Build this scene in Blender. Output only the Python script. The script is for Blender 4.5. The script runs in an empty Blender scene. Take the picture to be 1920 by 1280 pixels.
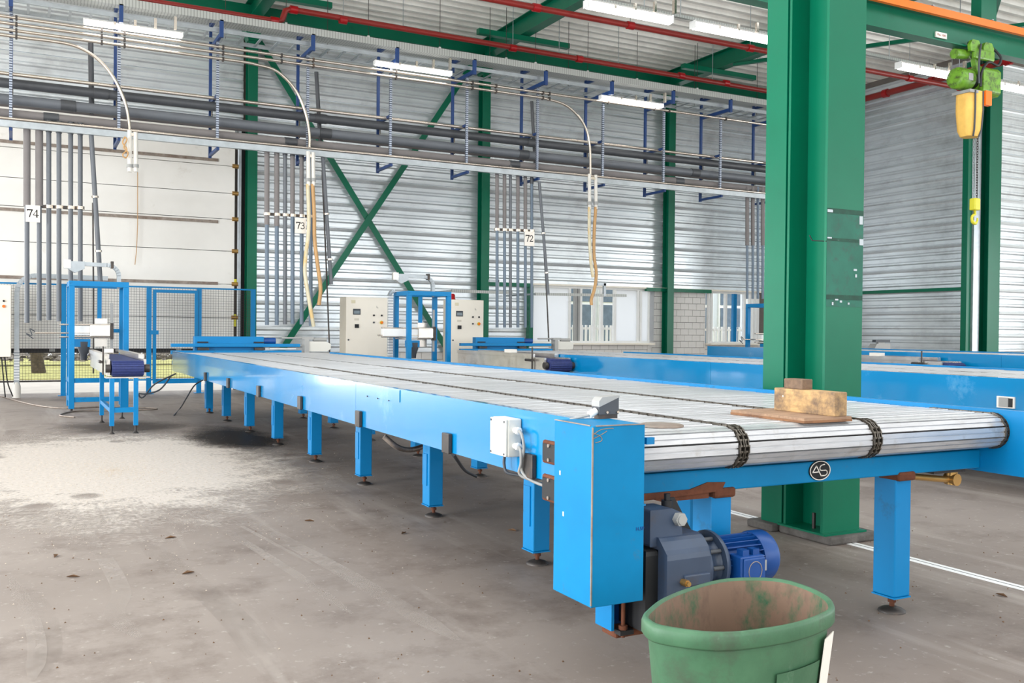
import bpy, bmesh, math, random
from mathutils import Vector, Matrix
random.seed(7)
V = Vector
scene = bpy.context.scene
COL = scene.collection
# ------------------------------------------------------------------ camera
F, YAW, PITCH, ROLL, CH = 1779.6, .47957, -.011817, -.00997, 1.3
_fw = V((math.sin(YAW)*math.cos(PITCH), math.cos(YAW)*math.cos(PITCH), math.sin(PITCH)))
_rt = V((math.cos(YAW), -math.sin(YAW), 0)); _dn = _fw.cross(_rt)
_r2 = math.cos(ROLL)*_rt + math.sin(ROLL)*_dn
_d2 = -math.sin(ROLL)*_rt + math.cos(ROLL)*_dn
CP = V((0, 0, CH))
cam = bpy.data.cameras.new('camera'); cam.sensor_width = 36; cam.lens = F/1920*36
camo = bpy.data.objects.new('camera', cam); COL.objects.link(camo)
camo.matrix_world = Matrix(((_r2.x, -_d2.x, -_fw.x, 0), (_r2.y, -_d2.y, -_fw.y, 0), (_r2.z, -_d2.z, -_fw.z, CH), (0, 0, 0, 1)))
cam.clip_end = 200
scene.camera = camo
def W(x, y, **k):
    """measured photo point -> place on a world plane X=, Y= or Z="""
    r = _r2*((x-960)/F) + _d2*((y-640)/F) + _fw
    a, v = list(k.items())[0]; i = 'XYZ'.index(a)
    return CP + r*((v-CP[i])/r[i])
# ------------------------------------------------------------------ world, daylight, exposure
world = bpy.data.worlds.new('world'); scene.world = world; world.use_nodes = True
bg = world.node_tree.nodes['Background']; bg.inputs[0].default_value = (.93, .97, 1, 1); bg.inputs[1].default_value = 2.6
scene.view_settings.view_transform = 'Standard'; scene.view_settings.look = 'None'
scene.view_settings.gamma = 1; scene.view_settings.use_curve_mapping = False
scene.view_settings.exposure = -0.46
def daylight(name, loc, rot, sx, sy, power, colour=(.95, .98, 1)):
    l = bpy.data.lights.new(name, 'AREA'); l.shape = 'RECTANGLE'; l.size = sx; l.size_y = sy; l.energy = power; l.color = colour
    o = bpy.data.objects.new(name, l); COL.objects.link(o); o.location = loc; o.rotation_euler = rot
    return o
# unseen lamps: roof strips and gable added for fill, left doors and dock assumed
for yy, pw in ((-4.5, 150), (2.0, 420), (8.0, 360)):
    daylight('roof_fill_lamp', (7, yy, 7.95), (0, 0, 0), 24, 2.0, pw)  # area lamps added in roof gaps out of view
for yy, pw in ((-4, 550), (4, 1500), (11.5, 950)):
    daylight('door_daylight', (-8.85, yy, 2.4), (0, math.radians(-90), 0), 4.6, 5.0, pw)
daylight('right_fill_lamp', (29.7, 3, 2.5), (0, math.radians(90), 0), 4.6, 9.0, 1500)  # area lamp added at an unseen opening to brighten the right floor
daylight('dock_daylight', (-4.6, 20.25, 2.35), (math.radians(-90), 0, 0), 5.4, 4.5, 700)
daylight('rear_fill_lamp', (9, -7.9, 3.2), (math.radians(90), 0, 0), 26, 4.0, 820)  # area lamp added behind the camera to brighten the back wall

# ------------------------------------------------------------------ mesh helpers
class MB:
    def __init__(s): s.v = []; s.f = []; s.s = []
    def add(s, v, f, sm=False):
        n = len(s.v); s.v += [V(p) for p in v]; s.f += [tuple(i+n for i in q) for q in f]; s.s += [sm]*len(f); return s
    def box(s, x0, x1, y0, y1, z0, z1):
        if x0 > x1: x0, x1 = x1, x0
        if y0 > y1: y0, y1 = y1, y0
        if z0 > z1: z0, z1 = z1, z0
        return s.add([(x0,y0,z0),(x1,y0,z0),(x1,y1,z0),(x0,y1,z0),(x0,y0,z1),(x1,y0,z1),(x1,y1,z1),(x0,y1,z1)],
            [(0,3,2,1),(4,5,6,7),(0,1,5,4),(1,2,6,5),(2,3,7,6),(3,0,4,7)])
    def bar(s, p, q, w, h, up=(0,0,1)):
        """rectangular bar from p to q, w across, h along up"""
        p, q, up = V(p), V(q), V(up); d = (q-p).normalized(); a = d.cross(up)
        if a.length < 1e-4: a = d.cross(V((1,0,0)))
        a.normalize(); b = a.cross(d).normalized(); a = a*w/2; b = b*h/2
        return s.add([p-a-b,p+a-b,p+a+b,p-a+b,q-a-b,q+a-b,q+a+b,q-a+b],
            [(0,3,2,1),(4,5,6,7),(0,1,5,4),(1,2,6,5),(2,3,7,6),(3,0,4,7)][::1])
    def cyl(s, p, q, r, n=12, r2=None, sm=True):
        p, q = V(p), V(q); r2 = r if r2 is None else r2
        d = (q-p).normalized(); a = d.cross(V((0,0,1)))
        if a.length < 1e-3: a = d.cross(V((1,0,0)))
        a.normalize(); b = d.cross(a)
        vs = []
        for c, rr in ((p, r), (q, r2)):
            for i in range(n):
                t = 2*math.pi*i/n; vs.append(c+(a*math.cos(t)+b*math.sin(t))*rr)
        s.add(vs, [(i, (i+1) % n, n+(i+1) % n, n+i) for i in range(n)], sm)
        return s.add(vs, [tuple(range(n))[::-1], tuple(range(n, 2*n))])
    def tube(s, pts, r, n=8, caps=True):
        pts = [V(p) for p in pts]; m = len(pts); rings = []
        d0 = (pts[1]-pts[0]).normalized(); a = d0.cross(V((0,0,1)))
        if a.length < 1e-3: a = d0.cross(V((1,0,0)))
        a.normalize()
        rr = r if isinstance(r, (list, tuple)) else [r]*m
        for i, p in enumerate(pts):
            d = (pts[min(i+1, m-1)]-pts[max(i-1, 0)]).normalized()
            a = (a-d*a.dot(d)).normalized(); b = d.cross(a)
            rings += [p+(a*math.cos(2*math.pi*j/n)+b*math.sin(2*math.pi*j/n))*rr[i] for j in range(n)]
        fs = [(i*n+j, i*n+(j+1) % n, (i+1)*n+(j+1) % n, (i+1)*n+j) for i in range(m-1) for j in range(n)]
        s.add(rings, fs, True)
        if caps: s.add(rings[:n], [tuple(range(n))[::-1]]); s.add(rings[-n:], [tuple(range(n))])
        return s
    def prism(s, poly, o, u, w, e, sm=False):
        """poly (a,b) -> o+a*u+b*w, extruded by vector e"""
        o, u, w, e = V(o), V(u), V(w), V(e); n = len(poly)
        vs = [o+u*a+w*b for a, b in poly]; vs += [p+e for p in vs]
        fl = u.cross(w).dot(e) > 0
        area = sum(poly[i][0]*poly[(i+1) % n][1]-poly[(i+1) % n][0]*poly[i][1] for i in range(n))
        if area < 0: fl = not fl
        q = [(i, (i+1) % n, n+(i+1) % n, n+i) for i in range(n)]; c = [tuple(range(n))[::-1], tuple(range(n, 2*n))]
        if not fl: q = [t[::-1] for t in q]; c = [t[::-1] for t in c]
        s.add(vs, q, sm); return s.add(vs, c)
    def lathe(s, prof, o, ax=(0,0,1), n=20):
        """prof: list of (radius, along)"""
        ax = V(ax).normalized(); o = V(o); a = ax.cross(V((0,0,1)))
        if a.length < 1e-3: a = V((1,0,0))
        a.normalize(); b = ax.cross(a); vs = []
        for r, h in prof:
            vs += [o+ax*h+(a*math.cos(2*math.pi*j/n)+b*math.sin(2*math.pi*j/n))*r for j in range(n)]
        s.add(vs, [(i*n+j, i*n+(j+1) % n, (i+1)*n+(j+1) % n, (i+1)*n+j) for i in range(len(prof)-1) for j in range(n)], True)
        s.add(vs[:n], [tuple(range(n))[::-1]]); return s.add(vs[-n:], [tuple(range(n))])
    def strip(s, pts, w, o, u, v, e):
        """flat stroke of width w along 2-d points, laid in the plane o+u,v and raised by e"""
        for i in range(len(pts)-1):
            p, q = V(pts[i]), V(pts[i+1]); d = (q-p); L = d.length
            if L < 1e-6: continue
            d /= L; nn = V((-d.y, d.x))*w/2; d = d*w*.35
            s.prism([tuple(p-d-nn), tuple(q+d-nn), tuple(q+d+nn), tuple(p-d+nn)], o, u, v, e)
        return s
    def mesh(s, name, off=V((0,0,0))):
        me = bpy.data.meshes.new(name); me.from_pydata([tuple(p-off) for p in s.v], [], s.f); me.validate()
        if len(me.polygons) == len(s.s): me.polygons.foreach_set('use_smooth', s.s)
        me.update(); return me
    def build(s, name, mat, parent=None, bevel=0, label=None, kind=None):
        if parent is None:
            lo = V([min(p[i] for p in s.v) for i in range(3)]); hi = V([max(p[i] for p in s.v) for i in range(3)])
            off = V(((lo.x+hi.x)/2, (lo.y+hi.y)/2, lo.z))
        else: off = BASE[parent.name]
        me = s.mesh(name, off); me.materials.append(MAT[mat] if isinstance(mat, str) else mat)
        o = bpy.data.objects.new(name, me); COL.objects.link(o)
        if parent is None: o.location = off
        else: o.parent = parent
        BASE[o.name] = off.copy()
        if bevel:
            b = o.modifiers.new('bevel', 'BEVEL'); b.width = bevel; b.segments = 2; b.limit_method = 'ANGLE'; b.angle_limit = math.radians(40)
        if label: o['label'] = label
        if kind: o['kind'] = kind
        return o
BASE = {}
def thing(name, label, cat, loc, group=None):
    o = bpy.data.objects.new(name, None); COL.objects.link(o); o.empty_display_size = .1
    o.location = loc; BASE[o.name] = V(loc); o['label'] = label; o['category'] = cat
    if group: o['group'] = group
    return o
def struct(name, loc=(0,0,0)):
    o = bpy.data.objects.new(name, None); COL.objects.link(o); o.location = loc; BASE[o.name] = V(loc); o['kind'] = 'structure'; return o
def tag(o, label, cat, group=None):
    o['label'] = label; o['category'] = cat
    if group: o['group'] = group
    return o
def copy_tree(o, d, label=None, parent=None, skip=()):
    c = o.copy(); COL.objects.link(c); BASE[c.name] = BASE[o.name]+V(d)
    if parent is None: c.location = o.location+V(d)
    else: c.parent = parent
    if label: c['label'] = label
    for ch in [x for x in o.children]:
        if ch.name.split('.')[0] not in skip: copy_tree(ch, d, None, c, skip)
    return c
def inst(src, name, loc, parent):
    """another copy of a piece: shares the mesh, shifted within its parent"""
    o = bpy.data.objects.new(name, src.data); COL.objects.link(o); o.parent = parent; o.location = loc
    for m in src.modifiers:
        b = o.modifiers.new('bevel', 'BEVEL'); b.width = m.width; b.segments = m.segments; b.limit_method = 'ANGLE'; b.angle_limit = m.angle_limit
    BASE[o.name] = BASE[parent.name]; return o
def arc(c, r, a0, a1, n, u, v):
    c, u, v = V(c), V(u), V(v)
    return [c+u*(r*math.cos(a0+(a1-a0)*i/n))+v*(r*math.sin(a0+(a1-a0)*i/n)) for i in range(n+1)]
def spline(pts, k=6):
    pts = [V(p) for p in pts]; P = [pts[0]*2-pts[1]]+pts+[pts[-1]*2-pts[-2]]; out = []
    for i in range(1, len(P)-2):
        for j in range(k):
            t = j/k; a, b, c, d = P[i-1], P[i], P[i+1], P[i+2]
            out.append(.5*((2*b)+(c-a)*t+(2*a-5*b+4*c-d)*t*t+(3*b-a-3*c+d)*t**3))
    return out+[pts[-1]]
def hsec(w, h, tf, tw):
    """H outline, flanges of width w on top and bottom, depth h, centred"""
    a, b, c = w/2, h/2, tw/2
    return [(-a,-b),(a,-b),(a,-b+tf),(c,-b+tf),(c,b-tf),(a,b-tf),(a,b),(-a,b),(-a,b-tf),(-c,b-tf),(-c,-b+tf),(-a,-b+tf)]
# ------------------------------------------------------------------ materials
MAT = {}
def lin(c): return tuple((x/12.92 if x <= .04045 else ((x+.055)/1.055)**2.4) for x in [q/255 for q in c])+(1,)
class NT:
    def __init__(s, name):
        s.m = bpy.data.materials.new(name); s.m.use_nodes = True; s.t = s.m.node_tree; s.b = s.t.nodes['Principled BSDF']; MAT[name] = s.m
        s.co = s.t.nodes.new('ShaderNodeTexCoord')
    def n(s, typ, **k):
        o = s.t.nodes.new('ShaderNode'+typ)
        for a, v in k.items():
            if a.startswith('i_'): o.inputs[a[2:].replace('_', ' ')].default_value = v
            else: setattr(o, a, v)
        return o
    def l(s, a, b): s.t.links.new(a, b)
    def noise(s, scale, detail=4, rough=.6, stretch=None, obj=True):
        n = s.n('TexNoise', i_Scale=scale, i_Detail=detail, i_Roughness=rough)
        if stretch:
            mp = s.n('Mapping'); mp.inputs['Scale'].default_value = stretch; s.l(s.co.outputs['Object'], mp.inputs[0]); s.l(mp.outputs[0], n.inputs['Vector'])
        else: s.l(s.co.outputs['Object'], n.inputs['Vector'])
        return n.outputs['Fac']
    def ramp(s, fac, a, b):
        r = s.n('MapRange'); r.inputs['From Min'].default_value = a; r.inputs['From Max'].default_value = b; s.l(fac, r.inputs['Value']); return r.outputs['Result']
    def mix(s, fac, a, b):
        m = s.n('Mix', data_type='RGBA')
        if isinstance(fac, (int, float)): m.inputs[0].default_value = fac
        else: s.l(fac, m.inputs[0])
        for q, i in ((a, 6), (b, 7)):
            if isinstance(q, tuple): m.inputs[i].default_value = q
            else: s.l(q, m.inputs[i])
        return m.outputs[2]
    def bump(s, fac, st, dist=.01):
        b = s.n('Bump'); b.inputs['Strength'].default_value = st; b.inputs['Distance'].default_value = dist; s.l(fac, b.inputs['Height']); s.l(b.outputs[0], s.b.inputs['Normal'])
def mat(name, c, rough=.5, metal=0, var=.12, vs=3, dirt=None, dirt_amt=(.58,.75), dirt_scale=4, bump=0, bscale=40, stretch=None, spec=.5, coat=0):
    t = NT(name); c = lin(c); d = tuple(x*(1-var) for x in c[:3])+(1,); h = tuple(min(1, x*(1+var)) for x in c[:3])+(1,)
    col = t.mix(t.ramp(t.noise(vs, stretch=stretch), .3, .7), d, h)
    if dirt: col = t.mix(t.ramp(t.noise(dirt_scale, 8, .7), *dirt_amt), col, lin(dirt))
    t.l(col, t.b.inputs['Base Color']); t.b.inputs['Roughness'].default_value = rough; t.b.inputs['Metallic'].default_value = metal
    t.b.inputs['Specular IOR Level'].default_value = spec
    if coat: t.b.inputs['Coat Weight'].default_value = coat; t.b.inputs['Coat Roughness'].default_value = .08 if coat == 1 else .3
    if bump: t.bump(t.noise(bscale, 3, .6, stretch), bump)
    return t
mat('blue', (0,124,184), .38, spec=.3, var=.08, vs=1.5, dirt=(40,84,112), dirt_amt=(.58,.8), dirt_scale=7)
mat('blue_panel', (0,132,192), .16, var=.05, vs=.8, dirt=(120,180,215), dirt_amt=(.6,.85), dirt_scale=2, bump=.10, bscale=1.6, coat=1)
mat('blue_worn', (0,122,174), .5, spec=.2, var=.1, vs=3, dirt=(70,104,122), dirt_amt=(.6,.8), dirt_scale=9)
mat('rack_blue', (16,56,112), .45, var=.15)
mat('green', (0,104,76), .32, spec=.3, var=.08, vs=1.2, dirt=(0,70,52), dirt_amt=(.62,.9), dirt_scale=2)
mat('tape', (6,66,50), .6, var=.3, vs=20, dirt=(120,124,116), dirt_amt=(.64,.7), dirt_scale=30)
mat('green_patch', (28,100,82), .6, var=.15, vs=6, dirt=(55,75,68), dirt_amt=(.52,.75), dirt_scale=14)
mat('galvanised', (170,176,180), .38, .75, var=.14, vs=5, bump=.05, bscale=60)
mat('siding', (226,232,236), .26, .55, var=.10, vs=1.6, dirt=(170,172,172), dirt_amt=(.5,.9), dirt_scale=1.2, stretch=(.5,.5,4))
mat('deck_metal', (246,243,236), .5, .1, var=.1, vs=2)
mat('stainless', (208,198,186), .22, .9, var=.08, vs=8)
mat('stainless_sheet', (218,211,202), .25, .75, var=.15, vs=5, dirt=(140,120,105), dirt_amt=(.55,.8))
mat('aluminium', (198,199,202), .3, .45, var=.12, vs=6, dirt=(165,158,150), dirt_amt=(.56,.78), dirt_scale=9, stretch=(1,6,6), bump=.06, bscale=30)
mat('dark_steel', (74,70,68), .5, .6, var=.3, vs=9, dirt=(105,80,62), dirt_amt=(.55,.75), dirt_scale=9)
mat('chain_steel', (104,98,90), .35, .8, var=.3, vs=30)
mat('rust', (104,58,36), .85, .1, var=.35, vs=14, bump=.3)
mat('white_panel', (244,241,235), .5, var=.04, vs=1, dirt=(205,196,182), dirt_amt=(.6,.85), dirt_scale=1.5)
mat('white_paint', (240,240,238), .45, var=.03)
mat('sign_white', (246,238,228), .5, var=.04)
mat('ink', (18,18,20), .7, var=.05)
mat('red_ink', (150,70,60), .7, var=.05)
mat('block', (238,234,230), .7, var=.06, vs=3, bump=.2, bscale=60)
mat('mortar', (120,112,106), .9, var=.1)
mat('grey_pipe', (100,104,110), .45, var=.1, vs=2)
mat('blue_grey_pipe', (100,116,132), .42, var=.08, vs=2)
mat('foam_pipe', (124,119,118), .75, var=.1, vs=2)
mat('dark_pipe', (72,74,78), .4, var=.15, vs=3)
mat('red', (140,36,30), .42, var=.1, vs=4, dirt=(110,60,50), dirt_amt=(.6,.85))
mat('red_fitting', (165,16,22), .3, var=.1)
mat('orange', (255,120,14), .4, var=.05)
mat('lime', (108,158,40), .4, var=.2, vs=8, dirt=(58,66,36), dirt_amt=(.5,.68), dirt_scale=12)
mat('bag_yellow', (250,196,98), .6, var=.12, vs=5)
mat('hook_yellow', (214,206,50), .45, var=.1)
mat('black', (24,24,26), .55, var=.2)
mat('dark_grey', (66,70,76), .5, var=.08)
mat('mid_grey', (160,160,158), .5, var=.05)
mat('grey_cable', (150,150,148), .5, var=.05)
mat('box_grey', (214,212,204), .5, var=.03)
mat('cream', (246,238,224), .5, var=.03, vs=1)
mat('cabinet_side', (214,206,190), .5, var=.05)
mat('screen', (120,134,142), .25, var=.05)
mat('belt_blue', (44,56,110), .55, var=.2, vs=30)
mat('motor_blue', (8,66,134), .4, var=.12, vs=6, dirt=(60,60,66), dirt_amt=(.6,.8), dirt_scale=10)
mat('gear_grey', (56,70,92), .42, var=.15, vs=5, dirt=(70,62,58), dirt_amt=(.52,.78), dirt_scale=6)
mat('brass', (190,150,90), .35, .8, var=.15)
mat('hose_clear', (216,206,176), .3, var=.1, vs=4, dirt=(222,190,130), dirt_amt=(.5,.6), dirt_scale=3)
mat('hose_tan', (196,152,98), .4, var=.12, vs=4)
mat('hose_white', (226,222,214), .4, var=.05)
mat('concrete_base', (92,88,84), .9, var=.3, vs=14, bump=.5, bscale=30)
mat('pavement', (214,206,196), .9, var=.08, vs=2)
mat('grass', (186,182,112), .9, var=.35, vs=9)
mat('pebble', (150,142,134), .9, var=.4, vs=30)
mat('bark', (86,76,64), .9, var=.4, vs=10, bump=.8, bscale=14)
mat('chip', (196,182,166), .95, var=.15, vs=20, spec=.05)
mat('leaf_brown', (112,82,56), .8, var=.3)
mat('facade', (206,210,214), .7, var=.05)
mat('facade_glass', (92,108,124), .15, var=.2)
mat('disc_steel', (150,138,128), .5, .4, var=.25, vs=12, dirt=(110,80,62), dirt_amt=(.5,.8))
# wood with dark stains
def wood(name, c, stain, sc=(.6,6,6)):
    t = NT(name); g = t.noise(9, 6, .65, sc); col = t.mix(t.ramp(g, .3, .7), lin(c), lin(tuple(int(q*.78) for q in c)))
    col = t.mix(t.ramp(t.noise(6, 5, .7), .46, .66), col, lin(stain)); t.l(col, t.b.inputs['Base Color']); t.b.inputs['Roughness'].default_value = .8; t.bump(g, .25)
wood('timber', (212,172,118), (112,92,76), (6,.8,6)); wood('timber_dark', (140,112,88), (92,76,66)); wood('plywood', (176,142,114), (140,112,92))
wood('ply_edge', (158,112,78), (96,66,48), (1,1,40))
# tub plastic, dirty inside
t = NT('tub_green'); col = t.mix(t.ramp(t.noise(5, 6, .65), .35, .7), lin((56,96,68)), lin((74,118,86)))
col = t.mix(t.ramp(t.noise(4, 8, .75), .5, .72), col, lin((68,76,62))); col = t.mix(t.ramp(t.noise(9, 8, .75, (1,1,.5)), .6, .8), col, lin((122,148,128)))
t.l(col, t.b.inputs['Base Color']); t.b.inputs['Roughness'].default_value = .5; t.bump(t.noise(60, 3), .06)
t = NT('tub_inside'); col = t.mix(t.ramp(t.noise(5.5, 6, .7, (1,1,.6)), .38, .5), lin((56,98,70)), lin((128,104,88)))
col = t.mix(t.ramp(t.noise(9, 6, .7, (1,1,.5)), .5, .7), col, lin((104,84,72))); t.l(col, t.b.inputs['Base Color']); t.b.inputs['Roughness'].default_value = .85
# perforated galvanised strip (row of slots)
def perforated(name, base, dark, axis, pitch, metal=.6, duty=.5):
    t = NT(name); sp = t.n('SeparateXYZ'); t.l(t.co.outputs['Object'], sp.inputs[0])
    m = t.n('Math', operation='MULTIPLY'); m.inputs[1].default_value = 1/pitch; t.l(sp.outputs[axis], m.inputs[0])
    f = t.n('Math', operation='FRACT'); t.l(m.outputs[0], f.inputs[0])
    g = t.n('Math', operation='LESS_THAN'); g.inputs[1].default_value = duty; t.l(f.outputs[0], g.inputs[0])
    t.l(t.mix(g.outputs[0], lin(base), lin(dark)), t.b.inputs['Base Color']); t.b.inputs['Metallic'].default_value = metal; t.b.inputs['Roughness'].default_value = .4
perforated('perf_upright', (168,176,190), (66,72,88), 'Z', .04, .6, .4)
perforated('perf_tray', (178,180,176), (146,148,144), 'X', .05, .3, .3)
perforated('perf_duct', (222,224,226), (158,166,174), 'Z', .05, .2, .4)
# lamp covers
t = NT('lamp_glow'); t.b.inputs['Emission Color'].default_value = (1, .97, .93, 1); t.b.inputs['Emission Strength'].default_value = 16; t.b.inputs['Base Color'].default_value = (.9,.9,.9,1)
t = NT('glass'); t.b.inputs['Transmission Weight'].default_value = 1; t.b.inputs['Roughness'].default_value = 0; t.b.inputs['IOR'].default_value = 1.02; t.b.inputs['Base Color'].default_value = (.95,.98,1,1)
# concrete floor: broad tone, grime, tyre arcs, scuffs; sawdust lies on top as its own layer
t = NT('concrete'); n1 = t.noise(.45, 6, .6); n2 = t.noise(2.2, 8, .7); n3 = t.noise(26, 4, .6); n4 = t.noise(1.4, 5, .6, (2.4,.25,1))
col = t.mix(t.ramp(n1, .3, .7), lin((122,110,102)), lin((150,139,131)))
col = t.mix(t.ramp(n2, .5, .8), col, lin((92,78,70)))
col = t.mix(t.ramp(n4, .54, .74), col, lin((164,154,146)))
col = t.mix(t.ramp(n3, .62, .8), col, lin((180,172,164)))
t.l(col, t.b.inputs['Base Color']); t.b.inputs['Roughness'].default_value = .62; t.bump(n3, .08)
def patch(name, c, lo, hi, scale, alpha=1, rough=.95, fine=30, holes=False):
    """thin deposit: covers the floor where the noise, faded to the rim of the disc, is high"""
    t = NT(name); g = t.n('TexGradient', gradient_type='SPHERICAL'); t.l(t.co.outputs['Generated'], g.inputs[0])
    mp = t.n('Mapping'); mp.inputs['Location'].default_value = (-1,-1,0); mp.inputs['Scale'].default_value = (2,2,0); t.l(t.co.outputs['Generated'], mp.inputs[0]); t.l(mp.outputs[0], g.inputs[0])
    a = t.noise(scale, 8, .72); b = t.noise(fine, 4, .7)
    m = t.n('Math', operation='MULTIPLY_ADD'); t.l(a, m.inputs[0]); m.inputs[1].default_value = .9; t.l(g.outputs['Fac'], m.inputs[2])
    m2 = t.n('Math', operation='MULTIPLY_ADD'); t.l(b, m2.inputs[0]); m2.inputs[1].default_value = .45; t.l(m.outputs[0], m2.inputs[2])
    r = t.ramp(m2.outputs[0], lo, hi)
    if holes:
        vo = t.n('TexVoronoi', i_Scale=1.5); mq = t.n('Mapping'); mq.inputs['Scale'].default_value = (1, .8, 1); t.l(t.co.outputs['Object'], mq.inputs[0]); t.l(mq.outputs[0], vo.inputs['Vector'])
        h = t.ramp(vo.outputs['Distance'], .08, .2); q = t.n('Math', operation='MULTIPLY'); t.l(r, q.inputs[0]); t.l(h, q.inputs[1]); r = q.outputs[0]
    if alpha < 1:
        q = t.n('Math', operation='MULTIPLY'); q.inputs[1].default_value = alpha; t.l(r, q.inputs[0]); r = q.outputs[0]
    t.l(r, t.b.inputs['Alpha']); t.l(t.mix(t.ramp(b, .3, .7), lin(tuple(int(x*.86) for x in c)), lin(c)), t.b.inputs['Base Color']); t.b.inputs['Roughness'].default_value = rough; t.b.inputs['Specular IOR Level'].default_value = .1
patch('sawdust', (208,198,189), .95, 1.25, 1.9, holes=True)
patch('dark_patch', (46,40,36), .9, 1.3, 1.2, .8, .5)
patch('oil_light', (84,74,66), .9, 1.3, 1.4, .55, .6)

t = NT('frosted'); t.t.nodes.remove(t.b); tr = t.n('BsdfTranslucent'); tr.inputs[0].default_value = (.9,.92,.95,1); df = t.n('BsdfDiffuse'); df.inputs[0].default_value = (.9,.9,.9,1); mx = t.n('MixShader'); mx.inputs[0].default_value = .2
t.l(tr.outputs[0], mx.inputs[1]); t.l(df.outputs[0], mx.inputs[2]); t.l(mx.outputs[0], t.t.nodes['Material Output'].inputs[0])
def streak(name, c, lo, hi, alpha):
    t = NT(name); a = t.noise(1.1, 6, .65); b = t.noise(18, 5, .7)
    m = t.n('Math', operation='MULTIPLY_ADD'); t.l(b, m.inputs[0]); m.inputs[1].default_value = .5; t.l(a, m.inputs[2])
    r = t.ramp(m.outputs[0], lo, hi); q = t.n('Math', operation='MULTIPLY'); q.inputs[1].default_value = alpha; t.l(r, q.inputs[0]); t.l(q.outputs[0], t.b.inputs['Alpha'])
    t.b.inputs['Base Color'].default_value = lin(c); t.b.inputs['Roughness'].default_value = .9; t.b.inputs['Specular IOR Level'].default_value = .1
streak('scuff_pale', (184,174,166), .6, 1.0, .55); streak('scuff_dark', (104,94,86), .62, 1.0, .16)
# ================================================================== THE SETTING
WY = 20.2; ROOF = 8.02
fl = MB().box(-9, 30, -8, 20.35, -.2, 0).build('floor', 'concrete', kind='structure')
# painted strip with a dark joint in the floor
o = MB().box(4.545, 4.625, -1, 19, 0, .0025).build('trim_1', 'white_paint', kind='structure')
MB().box(4.582, 4.588, -1, 19, .0025, .0032).build('joint', 'ink', o)
def disc(name, m, cx, cy, rx, ry, z, label, cat):
    n = 40; b = MB(); b.add([(cx+rx*math.cos(2*math.pi*i/n), cy+ry*math.sin(2*math.pi*i/n), z) for i in range(n)], [tuple(range(n))])
    return tag(b.build(name, m, kind='stuff'), label, cat)
disc('sawdust', 'sawdust', .75, 9.6, 2.6, 4.6, .004, 'pale sawdust spread over the concrete at the left', 'sawdust')
disc('floor_patch', 'dark_patch', 2.25, 11.4, .75, 1.9, .006, 'dark patch beside the legs at the far end of the conveyor', 'stain')  # darker floor patch with a noisy, faded rim
disc('dirt_stain', 'oil_light', 1.2, 13.2, 1.1, 1.2, .005, 'brown grime around the feet of the small belt conveyor', 'stain')
# loose chips of sawdust and grit
b = MB()
for i in range(3600):
    r = abs(random.gauss(0, .45)); a = random.uniform(0, 6.283); x = .75+2.3*r*math.cos(a); y = 9.2+4.2*r*math.sin(a); s = random.uniform(.002, .0055)
    b.add([(x-s,y-s,.004),(x+s,y-s*.6,.004),(x,y+s,.004),(x,y,.004+s)], [(0,1,3),(1,2,3),(2,0,3)])
tag(b.build('wood_chips', 'chip', kind='stuff'), 'loose pale wood chips scattered over the sawdust', 'wood chips')
b = MB()
for i in range(900):
    x = random.uniform(-.4, 6); y = random.uniform(2, 13); s = random.uniform(.002, .006)
    b.add([(x-s,y-s,.001),(x+s,y-s*.6,.001),(x,y+s,.001),(x,y,.001+s)], [(0,1,3),(1,2,3),(2,0,3)])
tag(b.build('grit', 'leaf_brown', kind='stuff'), 'dark grit and crumbs lying on the concrete floor', 'grit')
# tyre and drag marks worn into the floor
def mark(name, m, pts, w, z, label):
    P = spline([W(x, y, Z=z) for x, y in pts], 8); vs = []; n = len(P)
    for i, p in enumerate(P):
        d = (P[min(i+1, n-1)]-P[max(i-1, 0)]).normalized(); e = V((-d.y, d.x, 0))*w/2*min(1, .3+i*.2, .3+(n-1-i)*.2); vs += [p-e, p+e]
    b = MB(); b.add(vs, [(2*i, 2*i+2, 2*i+3, 2*i+1)[::-1] for i in range(n-1)]); tag(b.build(name, m, kind='stuff'), label, 'floor mark')
mark('drag_mark', 'scuff_pale', [(370,930),(510,1000),(640,1070),(740,1130),(860,1200)], .11, .0015, 'long pale drag mark from the sawdust towards the tub')
mark('drag_mark', 'scuff_pale', [(330,935),(450,1010),(560,1080),(660,1150)], .06, .0016, 'shorter pale drag mark beside the long one')
mark('drag_mark', 'scuff_pale', [(350,930),(470,995),(600,1065)], .03, .0017, 'thin pale drag mark between two wider ones')
mark('tyre_mark', 'scuff_pale', [(125,960),(170,1010),(205,1060),(228,1110),(215,1150),(260,1195)], .09, .0015, 'pale curved tyre mark in the open floor')
mark('tyre_mark', 'scuff_dark', [(45,1100),(80,1150),(92,1200),(85,1260)], .10, .0015, 'dark curved tyre mark near the lower left corner')
mark('tyre_mark', 'scuff_pale', [(20,1080),(55,1150),(70,1215),(60,1275)], .07, .0016, 'pale curved tyre mark at the lower left corner')
mark('tyre_mark', 'scuff_dark', [(260,1010),(350,1080),(440,1160),(520,1270)], .14, .0014, 'broad dark tyre mark running to the lower edge')
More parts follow.
